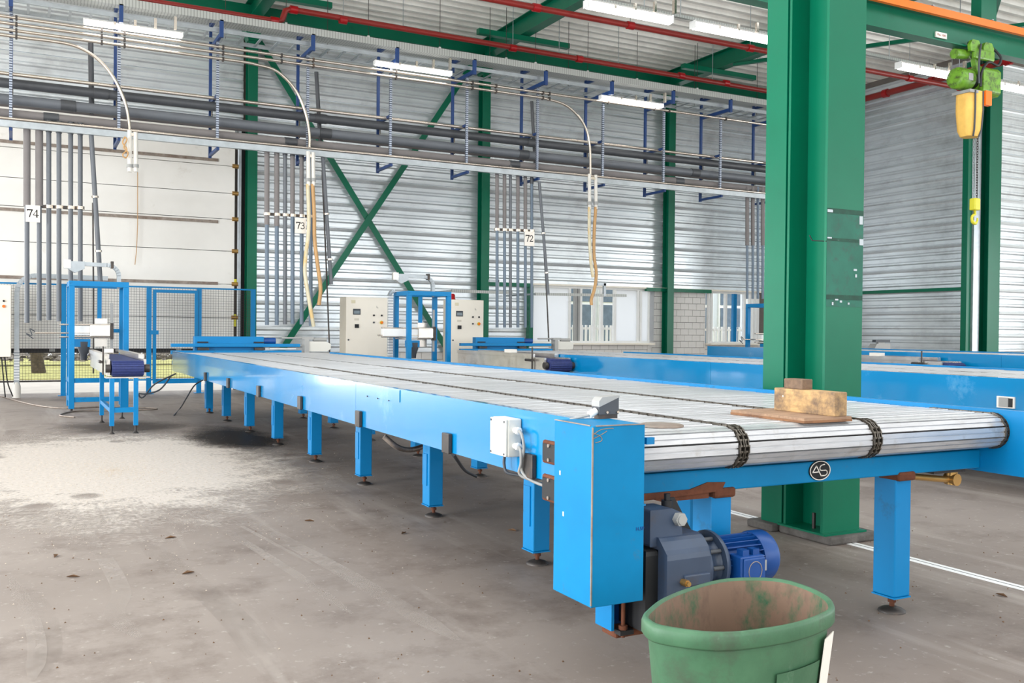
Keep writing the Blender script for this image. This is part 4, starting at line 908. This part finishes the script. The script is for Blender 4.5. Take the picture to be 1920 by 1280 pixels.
MB().prism([(2.215,.66),(2.255,.66),(2.355,.50),(2.255,.50)], (0, my+.06, 0), (1,0,0), (0,0,1), (0,.010,0)).build('gusset', 'black', c)
MB().cyl((2.175, my-.0, .55), (2.175, my-.0, .69), .012, 8).cyl((2.175, my, .635), (2.175, my, .665), .022, 6).build('tension_rod', 'black', c)
MB().lathe([(.115,0),(.118,.022),(.108,.03),(.09,.045),(.082,.075),(.095,.085)], (2.283, my, mz+.01), (1,0,0), 28).build('adapter_ring', 'gear_grey', c)
MB().lathe([(.122,0),(.122,.014),(.112,.026),(.085,.036)], (2.368, my, mz+.012), (1,0,0), 32).build('motor_flange', 'gear_grey', c)
for i in range(10):
    a = 2*math.pi*i/10; p = V((2.315, my+.1*math.cos(a), mz+.012+.1*math.sin(a))); MB().cyl(p, p+V((.05,0,0)), .009, 6).build('flange_bolt', 'dark_grey', c)
mo = MB().lathe([(.070,0),(.074,.015),(.074,.2)], (2.400, my, mz+.012), (1,0,0), 28).build('motor_body', 'motor_blue', c)
for i in range(26):
    a = 2*math.pi*i/26; d = V((0, math.cos(a), math.sin(a))); o = V((2.410, my, mz+.012))
    MB().bar(o+d*.081, o+d*.081+V((.17,0,0)), .0034, .026, up=d).build('cooling_fin', 'motor_blue', mo)
MB().lathe([(.096,0),(.1,.008),(.1,.065),(.09,.08),(.05,.084)], (2.580, my, mz+.012), (1,0,0), 28).build('fan_cover', 'motor_blue', c)
tb = MB().box(2.415, 2.530, my-.145, my-.075, mz-.055, mz+.055).build('terminal_box', 'motor_blue', c, bevel=.006)
MB().box(2.421, 2.524, my-.156, my-.145, mz-.049, mz+.049).build('lid', 'motor_blue', tb, bevel=.005)
MB().tube([V((2.473+.032*math.cos(t*math.pi/10), my-.157, mz+.0+.036*math.sin(t*math.pi/10))) for t in range(21)], .0016, 5, caps=False).build('embossed_ring', 'disc_steel', tb)
for x in (2.445, 2.495): MB().box(x-.015, x+.015, my-.135, my-.1, mz+.055, mz+.077).build('gland_cap', 'motor_blue', tb)
MB().box(2.540, 2.577, my-.104, my-.096, mz-.02, mz+.02).build('rating_plate', 'mid_grey', c)
# tension bracket below the drive guard
c = thing('tension_bracket', 'dark oily tension bracket under the drive guard', 'bracket', (2.05, 2.95, .16))
MB().box(1.95, 1.962, 2.93, 3.04, .19, .36).build('side_plate', 'blue', c); MB().box(1.97, 2.22, 2.93, 3.03, .158, .19).build('foot_plate', 'rust', c, bevel=.008)
MB().box(1.98, 2.2, 3.0, 3.015, .19, .34).build('back_plate', 'motor_blue', c)
MB().cyl((1.995, 2.92, .165), (1.995, 2.92, .36), .008, 8).cyl((1.995, 2.92, .19), (1.995, 2.92, .21), .017, 6).build('threaded_rod', 'rust', c); MB().box(1.97, 2.03, 2.9, 2.94, .178, .195).build('lug', 'black', c)
# ---- neighbours: the same conveyor in the next rows
c2, fb2 = conveyor('second blue slat conveyor behind the large green column', near=False, y_far=15.6, legs=[4.6, 6.1, 7.6, 9.1, 10.6, 12.1, 13.6, 15.1])
c2.location.x += 5.29; BASE[c2.name] += V((5.29, 0, 0))
c3, fb3 = conveyor('third blue slat conveyor farthest to the right', near=False, y_far=15.5, legs=[7.6, 10.6, 13.6])
c3.location.x += 10.6; c3.location.z += .07
for y in (7.6, 10.6, 13.6):
    for x in (2.57, 3.64): MB().box(x-.08, x+.08, y-.08, y+.08, -.07, 0).build('packing_block', 'concrete_base', c3)
# reflector plate on the second conveyor
p, q = W(1869, 742, X=7.27), W(1901, 766, X=7.27)
c = thing('reflector_plate', 'small grey reflector plate on the side of the second conveyor', 'reflector', (7.27, (p.y+q.y)/2, q.z))
MB().box(7.268, 7.287, q.y, p.y, q.z, p.z).build('plate', 'sign_white', c); MB().box(7.262, 7.268, q.y+.045, p.y-.02, q.z+.008, p.z-.008).build('reflector', 'mid_grey', c, bevel=.003); MB().box(7.26, 7.268, q.y+.01, q.y+.045, q.z+.01, p.z-.012).build('bracket', 'black', c)
# ---- wooden block and steel disc lying on the slats
c = thing('wooden_block', 'T shaped block of scrap timber on a plywood base on the slats', 'wood', (3.03, 3.15, ZD))
rz = math.radians(2)
MB().box(2.89, 3.165, 2.925, 3.385, ZD+.001, ZD+.011).build('base_ply', 'ply_edge', c); MB().box(2.892, 3.163, 2.927, 3.383, ZD+.011, ZD+.022).build('base_ply', 'plywood', c)
MB().box(3.072, 3.145, 2.935, 3.30, ZD+.022, ZD+.125).build('plank', 'timber', c, bevel=.004)
MB().box(3.078, 3.14, 3.13, 3.245, ZD+.125, ZD+.17).build('offcut', 'timber_dark', c, bevel=.004)
MB().cyl((3.069, 3.24, ZD+.09), (3.073, 3.24, ZD+.09), .005, 8).build('nail_head', 'stainless', c)
tag(MB().lathe([(.088,0),(.088,.006),(.08,.009),(.02,.010)], (2.262, 3.06, ZD+.001), n=36).build('steel_disc', 'disc_steel'), 'flat rusty steel disc lying on the slats behind the drive guard', 'disc')
# ================================================================== FEED MACHINES
def portal(lb):
    c = thing('feed_portal', lb, 'frame', (1.1, 16, 0), 'feed portals'); x0, x1, y0, y1, z, s = .71, 1.47, 15.75, 16.39, 1.98, .08
    for x in (x0, x1):
        for y in (y0, y1): MB().box(x-s/2, x+s/2, y-s/2, y+s/2, .05, z-s).build('post', 'blue', c, bevel=.004)
    for y in (y0, y1): MB().box(x0-s/2, x1+s/2, y-s/2, y+s/2, z-s, z).build('top_bar', 'blue', c, bevel=.004)
    for x in (x0, x1): MB().box(x-s/2, x+s/2, y0+s/2, y1-s/2, z-s, z-.001).build('top_bar', 'blue', c)
    for z0 in (.44, .15): MB().box(x0+s/2, x1-s/2, y0-.03, y0+.03, z0, z0+.07).build('cross_bar', 'blue', c); MB().box(x0-.03, x0+.03, y0+s/2, y1-s/2, z0, z0+.07).build('cross_bar', 'blue', c)
    MB().box(1.10, 1.16, y1-.16, y1-.10, 1.38, z-s).build('centre_post', 'blue', c)
    MB().box(x1-.28, x1-.03, y1-.03, y1+.03, 1.2, 1.26).build('side_arm', 'blue', c)
    for x in (x0, x1):
        for y in (y0, y1): MB().cyl((x, y, 0), (x, y, .05), .02, 8).cyl((x, y, 0), (x, y, .012), .045, 12).build('foot', 'dark_steel', c)
    # cylinder unit
    cy = MB().box(.74, .98, 15.98, 16.1, 1.16, 1.30).build('cylinder_body', 'white_paint', c, bevel=.005, label='white pneumatic pusher unit')
    for z in (1.13, 1.19, 1.32): MB().cyl((.22 if z == 1.19 else .55, 15.99, z), (1.3, 15.99, z), .013, 8).build('guide_rod', 'stainless', cy)
    MB().box(.98, 1.27, 15.95, 16.05, 1.14, 1.32).build('cylinder', 'stainless_sheet', cy, bevel=.01); MB().box(1.27, 1.31, 15.93, 16.07, 1.1, 1.35).build('end_plate', 'dark_steel', cy)
    MB().tube(spline([(.22,15.98,1.21),(.15,15.97,1.25),(.18,15.97,1.15),(.1,15.97,1.18),(.2,15.97,1.1)], 4), .008, 6).build('air_line', 'dark_grey', cy)
    MB().box(1.06, 1.24, 16.2, 16.22, .98, 1.42).build('back_plate', 'stainless_sheet', c); MB().cyl((1.16, 16.19, 1.3), (1.16, 16.2, 1.3), .012, 8).build('bolt', 'dark_steel', c)
    MB().box(1.27, 1.31, 16.0, 16.02, .9, 1.66).build('guide_strip', 'mid_grey', c)
    # hanging motor cone
    MB().prism([(.75,.98),(.98,.98),(.98,1.1),(.75,1.1)], (0, 15.9, 0), (1,0,0), (0,0,1), (0,.14,0)).build('motor_bracket', 'blue', c); MB().lathe([(.09,.16),(.085,.05),(.05,-.05),(.045,-.12)], (.89, 15.97, .9), n=16).build('motor', 'dark_grey', c)
    return c
def swing_arm(lb, parts, loc):
    c = thing('swing_arm', lb, 'arm', loc, 'galvanised swing arms')
    for nm, m, b in parts: b.build(nm, m, c)
    return c
pt = portal('blue feed portal with white pusher unit beside the 74 pipes')
AY = 16.37
ar = arc((1.25, AY, 2.1), .17, 0, math.pi/2, 6, (1,0,0), (0,0,1))
def arm_parts():
    pts = [V((1.42, AY, 1.9))]+ar+[V((.86, AY, 2.275))]
    b = MB()
    for i in range(len(pts)-1): b.bar(pts[i], pts[i+1]+(pts[i+1]-pts[i]).normalized()*.012, .06, .075, up=(0,1,0))
    return [('duct', 'galvanised', b), ('head', 'galvanised', MB().prism([(-.12,.08),(.14,.08),(.14,-.03),(.0,-.1),(-.1,-.04)], (.78, AY-.05, 2.23), (1,0,0), (0,0,1), (0,.12,0))), ('head_plate', 'stainless_sheet', MB().box(.62, .72, AY-.06, AY+.02, 2.2, 2.33)), ('clamp', 'dark_steel', MB().box(1.3, 1.34, AY-.05, AY+.05, 2.22, 2.33))]
a1 = swing_arm('curved galvanised arm on top of the left blue portal', arm_parts(), (1.42, AY, 1.9))
D2 = (5.42, .0, 0)
p2 = copy_tree(pt, D2, 'blue feed portal between the two cream control cabinets', skip=('air_line',)); a2 = copy_tree(a1, D2, 'curved galvanised arm on top of the portal between the cabinets')
MB().box(6.0-.28, 6.16, 15.95, 16.07, 1.17, 1.31).build('cylinder_barrel', 'white_paint', p2, bevel=.01); MB().cyl((5.7, 15.98, 1.16), (6.2, 15.98, 1.16), .012, 8).build('guide_rod', 'stainless', p2); MB().cyl((5.7, 15.98, 1.32), (6.2, 15.98, 1.32), .012, 8).build('guide_rod', 'stainless', p2)
xx = W(1400, 565, Y=15.75).x; D3 = (xx-.1, 0, -.04)
p3 = copy_tree(pt, D3, 'blue feed portal half hidden by the large green column')
# perforated duct posts
c = thing('duct_post', 'white perforated duct post with hooked top left of the second portal', 'post', (W(733, 600, Y=16.3).x, 16.3, 0))
x = c.location.x; MB().box(x-.05, x+.03, 16.27, 16.33, 0, 1.88).build('duct', 'perf_duct', c); b = MB(); pts = arc((x+.06, 16.3, 1.9), .09, math.pi, math.pi/2, 5, (1,0,0), (0,0,1))
for i in range(5): b.bar(pts[i], pts[i+1], .06, .07, up=(0,1,0))
b.build('hook', 'galvanised', c)
c = thing('bent_post', 'pale bent pole with a long horizontal arm beside the left cabinet', 'post', (W(31, 743, Z=0).x, 19.2, 0))
x = c.location.x; pts = [V((x, 19.2, .05)), V((x, 19.2, 1.9))]+arc((x+.3, 19.2, 1.9), .3, math.pi, math.pi/2, 6, (1,0,0), (0,0,1))[1:]+[V((x+1.5, 19.2, 2.19))]
b = MB()
for i in range(len(pts)-1): b.bar(pts[i], pts[i+1], .08, .09, up=(0,1,0))
b.build('pole', 'galvanised', c); MB().lathe([(.07,0),(.07,.2),(.05,.28)], (x, 19.2, 0), n=12).build('base', 'hose_white', c); MB().box(x-.045, x+.045, 19.15, 19.155, .3, .85).build('perforated_plate', 'perf_duct', c)
# infeed belt conveyors
def infeed(lb):
    c = thing('belt_conveyor', lb, 'conveyor', (1.18, 13.4, 0), 'small belt conveyors'); y0, y1 = 12.3, 15.5
    for x in (.955, 1.365):
        MB().box(x, x+.03, y0+.12, y1, .70, .90).build('side_plate', 'stainless_sheet', c); MB().box(x-.02, x+.05, y0+.5, y1, .90, .95).build('guide', 'stainless_sheet', c)
    r = .088; bz = .79; b = MB(); prof = [(y1, bz+r)]+[(y0+r*0-r*math.sin(t*math.pi/10)+.09, bz+r*math.cos(t*math.pi/10)) for t in range(11)]+[(y1, bz-r)]
    vs = []
    for x in (1.0, 1.36): vs += [(x, a, e) for a, e in prof]
    n = len(prof); b.add(vs, [(i+1, i, n+i, n+i+1) for i in range(n-1)], True); b.add(vs, [tuple(range(n)), tuple(range(n, 2*n))[::-1]]); bl = b.build('belt', 'belt_blue', c, label='dark blue link belt round the end roller')
    src = MB().box(1.005, 1.355, y0+.0, y0+.006, bz-.004, bz+.004)
    for t in range(9):
        a = math.pi*(t+.5)/9; p = V((0, y0+.09-(r+.002)*math.sin(a), bz+(r+.002)*math.cos(a))); MB().cyl((1.005, p.y, p.z), (1.355, p.y, p.z), .006, 6).build('belt_ridge', 'belt_blue', bl)
    for x in (.93, 1.375): MB().cyl((x, y0+.09, bz), (x+.055, y0+.09, bz), .05, 14).build('bearing', 'dark_steel', c)
    MB().box(.93, 1.43, y0+.02, y0+.2, .675, .69).build('end_plate', 'stainless_sheet', c)
    for x, y in ((1.0, y0+.05), (1.27, y0+.05), (1.0, 13.9), (1.3, 14.4)):
        l = MB().box(x-.026, x+.026, y-.026, y+.026, .1, .68).build('leg', 'blue', c); MB().cyl((x, y, 0), (x, y, .1), .012, 8).build('spindle', 'dark_steel', l); MB().lathe([(.042,0),(.03,.012),(.012,.03)], (x, y, 0), n=14).build('foot_pad', 'dark_steel', l)
    MB().box(1.026, 1.244, y0+.03, y0+.07, .26, .32).build('cross_bar', 'blue', c); MB().box(.98, 1.02, y0+.08, 13.87, .26, .31).build('cross_bar', 'blue', c)
    MB().box(1.0, 1.12, 13.6, 13.8, .95, 1.0).build('guide_block', 'hose_white', c); MB().cyl((.93, 12.75, .7), (.93, 12.75, 1.05), .012, 6).cyl((.9, 12.7, .86), (.9, 12.9, .86), .02, 8).build('sensor_rod', 'dark_steel', c)
    return c
i1 = infeed('small belt conveyor with blue belt and blue legs at the left')
i2 = copy_tree(i1, (5.86, -.35, 0), 'small belt conveyor behind the near conveyor rail, before the second conveyor')
xx = W(1800, 679, Z=.8); i3 = copy_tree(i1, (11.1, -2.95, 0), 'small belt conveyor at the far right beside the third conveyor')
# long metal guide of the second infeed
p, q = W(782, 664, Y=14.2), W(1012, 690, Y=11.9)
# pushers at the far conveyor ends
def pusher(lb):
    y = 15.0; c = thing('pusher', lb, 'pusher', (3.0, y, .9), 'blue pushers')
    MB().box(2.03, 3.98, y-.04, y+.04, 1.00, 1.05).build('upper_rail', 'blue', c, bevel=.004); MB().box(2.03, 4.0, y-.05, y+.05, .89, .945).build('lower_rail', 'blue', c)
    MB().box(2.38, 3.43, y+.06, y+.2, .93, 1.16).build('carriage', 'blue', c, bevel=.006)
    for x in (2.5, 3.35): MB().box(x-.08, x+.08, y-.03, y+.055, .95, .99).build('slider', 'dark_steel', c); MB().box(x-.08, x+.08, y+.04, y+.058, 1.06, 1.08).build('slot', 'black', c)
    MB().cyl((3.43, y+.12, 1.09), (3.62, y+.12, 1.09), .055, 14).build('motor', 'motor_blue', c)
    MB().cyl((3.5, y, .97), (3.92, y, .97), .018, 8).build('piston_rod', 'hose_white', c)
    g = MB().box(4.05, 4.12, y-.06, y+.1, .6, 1.12).build('gear_plate', 'mid_grey', c); MB().prism([(0,-.06),(.3,-.06),(.36,-.02),(.36,.06),(.28,.1),(.0,.1)], (4.12, y-.04, .99), (1,0,0), (0,0,1), (0,.12,0)).build('gear_case', 'box_grey', g, bevel=.015)
    MB().box(4.02, 4.2, y-.04, y+.06, 1.12, 1.16).cyl((4.2, y, 1.12), (4.42, y, 1.12), .03, 8).cyl((3.7, y+.02, 1.14), (4.05, y+.02, 1.14), .015, 8).build('spindle_motor', 'mid_grey', g)
    for x in (2.6, 3.6): MB().box(x-.04, x+.04, y-.03, y+.03, 0, .89).build('support', 'blue', c)
    return c
u1 = pusher('blue pusher with rails at the far end of the near conveyor')
u2 = copy_tree(u1, (5.30, 1.2, 0), 'blue pusher with rails at the far end of the second conveyor')
# ---- control cabinets
def cabinet(lb, x0, x1, y, z0, z1, side=True):
    c = thing('control_cabinet', lb, 'cabinet', ((x0+x1)/2, y, z0), 'control cabinets'); w = x1-x0
    MB().box(x0, x1, y+.02, y+.4, z0+.1 if z0 < .1 else z0, z1).build('body', 'cabinet_side', c, bevel=.004)
    if z0 < .1: MB().box(x0+.02, x1-.02, y+.05, y+.38, 0, .1).build('plinth', 'dark_grey', c)
    d = MB().box(x0+.004, x1-.004, y, y+.02, (.1 if z0 < .1 else z0)+.004, z1-.004).build('door', 'cream', c, bevel=.003)
    def at(fx, fz): return x0+w*fx, z1-(z1-.1)*fz
    def item(nm, m, fx, fz, a, h, dep=.012):
        x, z = at(fx, fz); return MB().box(x-a/2, x+a/2, y-dep, y, z-h/2, z+h/2).build(nm, m, d, bevel=.002)
    if side:
        s = item('display', 'dark_grey', .25, .155, .145, .11); x, z = at(.25, .155); MB().box(x-.055, x+.055, y-.014, y-.012, z-.035, z+.02).build('screen', 'screen', d)
        item('main_switch', 'black', .25, .305, .075, .07, .03); item('name_plate', 'cabinet_side', .25, .235, .09, .04, .003); item('warning_label', 'hose_clear', .17, .05, .08, .06, .003)
        for fx, fz, m in ((.66,.19,'black'), (.85,.19,'black'), (.66,.265,'dark_grey')):
            x, z = at(fx, fz); MB().cyl((x, y-.02, z), (x, y, z), .017, 12).build('button', m, d)
        x, z = at(.85, .265); MB().cyl((x, y-.006, z), (x, y, z), .035, 16).build('stop_ring', 'hook_yellow', d); MB().cyl((x, y-.04, z), (x, y-.006, z), .022, 14).build('stop_button', 'orange', d)
        x, z = at(.755, .10); MB().box(x-.02, x-.015, y-.003, y, z-.02, z+.02).box(x-.015, x+.012, y-.003, y, z-.02, z-.015).build('lettering', 'ink', d)
        x, z = at(.06, .45); MB().cyl((x, y-.01, z), (x, y, z), .016, 10).build('lock', 'dark_grey', d)
    return c
X17 = lambda px: W(px, 580, Y=17.3).x
cabinet('cream control cabinet left of the second blue portal', X17(649), X17(727), 17.3, 0, 1.90)
cabinet('cream control cabinet in front of the green wall column', X17(846), X17(907), 17.3, 0, 1.90)
c = cabinet('cream control box cut off by the left edge of the picture', -.85, W(21, 600, Y=18.9).x, 18.9, W(21, 669, Y=18.9).z, W(21, 534, Y=18.9).z, False)
xb2 = W(8, 600, Y=18.9).x
for yy, m, r in ((564, 'black', .018), (574, 'orange', .026)): p = W(7, yy, Y=18.9); MB().cyl((p.x, 18.87, p.z), (p.x, 18.9, p.z), r, 12).build('button', m, c)
for x in (-.75, -.55): MB().box(x, x+.06, 19.0, 19.06, 0, .75).build('leg', 'cabinet_side', c)
for k, pts in enumerate(([(3,669),(6,705),(10,745)], [(9,669),(14,715),(24,743)])): MB().tube(spline([W(x, y, Y=18.95) for x, y in pts], 5), .012, 6).build('cable', 'black', c)
c = thing('warning_lamp', 'red beacon behind the second control cabinet', 'lamp', (X17(855), 17.6, 1.9))
MB().lathe([(.08,0),(.08,.02),(.07,.03),(.07,.1),(.05,.12)], (X17(854), 17.5, 1.90), n=16).build('beacon', 'red_fitting', c); MB().box(X17(848), X17(862), 17.42, 17.58, 1.885, 1.90).build('foot', 'dark_grey', c)
# horizontal cable ducts on thin brackets
for lb, x0, y0, x1, y1 in (('thin white cable duct behind the second portal', 846, 545, 960, 549), ('grey cable duct in front of the window panels', 1003, 551, 1174, 554)):
    p, q = W(x0, y0, Y=18.6), W(x1, y1, Y=18.6); c = thing('cable_duct', lb, 'cable duct', (p.x, 18.6, p.z), 'cable ducts'); MB().bar(p, q, .05, .06).build('duct', 'perf_tray', c)
    t = p.lerp(q, .75); MB().box(t.x-.03, t.x+.03, 18.57, 18.63, t.z-.02, t.z+.28).box(t.x-.2, t.x+.03, 18.57, 18.63, t.z+.22, t.z+.28).build('bracket', 'galvanised', c); MB().box(p.x, p.x+.04, 18.6, 20.1, p.z-.02, p.z+.02).build('wall_arm', 'galvanised', c)
# ================================================================== FENCE
FY = 19.5; FZ = 2.08
c = thing('mesh_fence', 'blue framed wire mesh fence with a gate in front of the dock door', 'fence', (2, FY, 0))
fx = [-.9, W(119, 640, Y=FY).x, W(279, 640, Y=FY).x, W(373, 640, Y=FY).x, W(474, 640, Y=FY).x]
for i, x in enumerate(fx):
    MB().box(x-.045, x+.045, FY-.03, FY+.03, 0, FZ).build('post', 'blue', c); MB().box(x-.09, x+.09, FY-.07, FY+.07, 0, .012).build('base_plate', 'blue', c)
    if i: a = fx[i-1]; MB().box(a+.045, x-.045, FY-.015, FY+.015, FZ-.03, FZ).build('top_rail', 'blue', c); MB().box(a+.045, x-.045, FY-.015, FY+.015, .26, .29).build('bottom_rail', 'dark_steel' if i == 1 else 'blue', c)
g0, g1 = fx[2]+.07, fx[3]-.03
g = MB().box(g0, g0+.06, FY-.05, FY-.01, .2, 2.02).box(g1-.06, g1, FY-.05, FY-.01, .2, 2.02).box(g0+.06, g1-.06, FY-.05, FY-.01, 1.96, 2.02).box(g0+.06, g1-.06, FY-.05, FY-.01, .2, .26).build('gate', 'blue', c)
MB().box(g0-.05, g0+.1, FY-.08, FY-.05, 1.15, 1.23).build('latch', 'blue', g)
for a, e in zip(fx[:-1], fx[1:]):
    b = MB(); x = a+.07
    while x < e-.05: b.bar((x, FY, .29), (x, FY, FZ-.03), .004, .004); x += .05
    z = .32
    while z < FZ-.04: b.bar((a+.045, FY+.004, z), (e-.045, FY+.004, z), .004, .004); z += .05
    b.build('wire_mesh', 'dark_steel', c, kind='stuff')
# loose cables on the floor around the feed end
for k, (pts, r) in enumerate(([[(0,742),(60,758),(120,765),(200,762),(290,765),(270,768),(150,770),(112,778),(140,782)], .012], [[(320,706),(300,730),(275,738),(260,738),(268,745),(290,720),(330,700)], .012], [[(381,712),(365,722),(350,745),(338,765),(326,778)], .01])):
    if k == 0: P = [W(x, y, Z=.012) for x, y in pts]
    else: P = [W(x, y, Y=14.4) if y < 750 else W(x, y, Z=.012) for x, y in pts]
    tag(MB().tube(spline(P, 5), r, 6).build('loose_cable', ['disc_steel', 'dark_grey', 'dark_grey'][k]), ['thin cable lying on the floor round the left portal', 'loop of cable hanging below the far end of the near conveyor', 'loose cable end trailing to the floor by the first conveyor leg'][k], 'cable', 'loose cables')
# ================================================================== GREEN TUB
tubz = .50
rim = [(-.298,.049),(-.261,.083),(-.139,.168),(.033,.237),(.2,.265),(.34,.2),(.365,.094),(.333,-.037),(.259,-.13),(.16,-.175),(.04,-.2),(-.075,-.2),(-.175,-.185),(-.25,-.14),(-.315,-.054),(-.317,0)]
tc = V((1.854, 2.138, 0)); c = thing('plastic_tub', 'dirty green plastic tub standing in front of the gear motor', 'tub', (tc.x, tc.y, 0))
R = spline([V((a, e, 0)) for a, e in rim+rim[:1]], 4)[:-1]; n = len(R)
def ring(s, z, grow=0):
    out = []
    for p in R: L = p.length; out.append(tc+p*s*(1+grow/L)+V((0,0,z)))
    return out
def shell(rings, close=None):
    b = MB(); vs = [p for r in rings for p in r]; b.add(vs, [(k*n+i, k*n+(i+1) % n, (k+1)*n+(i+1) % n, (k+1)*n+i) for k in range(len(rings)-1) for i in range(n)], True)
    if close == 'end': b.add(rings[-1], [tuple(range(n))])
    return b
body = shell([ring(.74, .012), ring(.76, .0), ring(.79, .1), ring(.88, .3), ring(.935, .455)]); body.build('body', 'tub_green', c)
inner = MB(); rs = [ring(.93, tubz-.004), ring(.915, .45), ring(.86, .3), ring(.78, .1), ring(.72, .02)]
inner = shell(rs, 'end'); inner.build('inner_wall', 'tub_inside', c)
lip = shell([ring(.93, tubz-.004), ring(.95, tubz+.004), ring(.985, tubz+.002), ring(1.0, tubz-.008), ring(1.0, tubz-.04), ring(.985, tubz-.046), ring(.935, tubz-.045)]); lip.build('rim', 'tub_green', c)
# raised panel on the front and paper label
fi = [i for i, p in enumerate(R) if p.y < -.1 and -.02 < p.x < .2]
A = lambda i, z, o: tc+R[i]*(.80+.32*(z-.1)*.9)*(1+o/R[i].length)+V((0,0,z))
if len(fi) > 2:
    b = MB(); zs2 = (.12, .2, .3, .37); vs = []
    for z in zs2: vs += [tc+R[i]*(.79+(z-.1)*.45)*(1+.008/R[i].length)+V((0,0,z)) for i in fi]
    m = len(fi); b.add(vs, [(k*m+i, k*m+i+1, (k+1)*m+i+1, (k+1)*m+i) for k in range(3) for i in range(m-1)], True); b.build('raised_panel', 'tub_green', c)
p, q = W(1540, 1178, Y=2.05), W(1552, 1268, Y=2.05)
li = min(range(n), key=lambda i: (R[i]-V((.24,-.145,0))).length); 
u = (R[(li+1) % n]-R[li-1]).normalized(); nn = V((u.y, -u.x, 0)); 
if nn.dot(R[li]) < 0: nn = -nn
b = MB(); hw = .045; base = lambda z: tc+R[li]*(.79+(z-.1)*.42)+nn*.012+V((0,0,z)); vs = []
for z in (.19, .43): vs += [base(z)-u*hw, base(z)+u*hw, base(z)+u*hw-nn*.003, base(z)-u*hw-nn*.003]
b.add(vs, [(0,1,5,4),(1,2,6,5),(2,3,7,6),(3,0,4,7),(0,3,2,1),(4,5,6,7)]); b.build('paper_label', 'sign_white', c)
# machine unit seen above the third conveyor
p = W(1655, 650, Y=15.3); c = thing('valve_unit', 'small grey valve unit beyond the third conveyor by the side wall', 'machine', (p.x, 15.3, p.z-.15))
MB().prism([(-.3,-.1),(.25,-.1),(.25,.07),(-.18,.07)], (p.x, 15.3, p.z), (1,0,0), (0,0,1), (0,.2,0)).build('body', 'mid_grey', c, bevel=.01); MB().box(p.x-.2, p.x+.26, 15.32, 15.42, p.z+.1, p.z+.16).build('valve_block', 'dark_grey', c); MB().box(p.x-.1, p.x+.1, 15.33, 15.4, p.z+.06, p.z+.1).build('neck', 'mid_grey', c)
MB().box(p.x-.04, p.x+.04, 15.36, 15.44, 0, p.z-.1).build('stand', 'mid_grey', c)
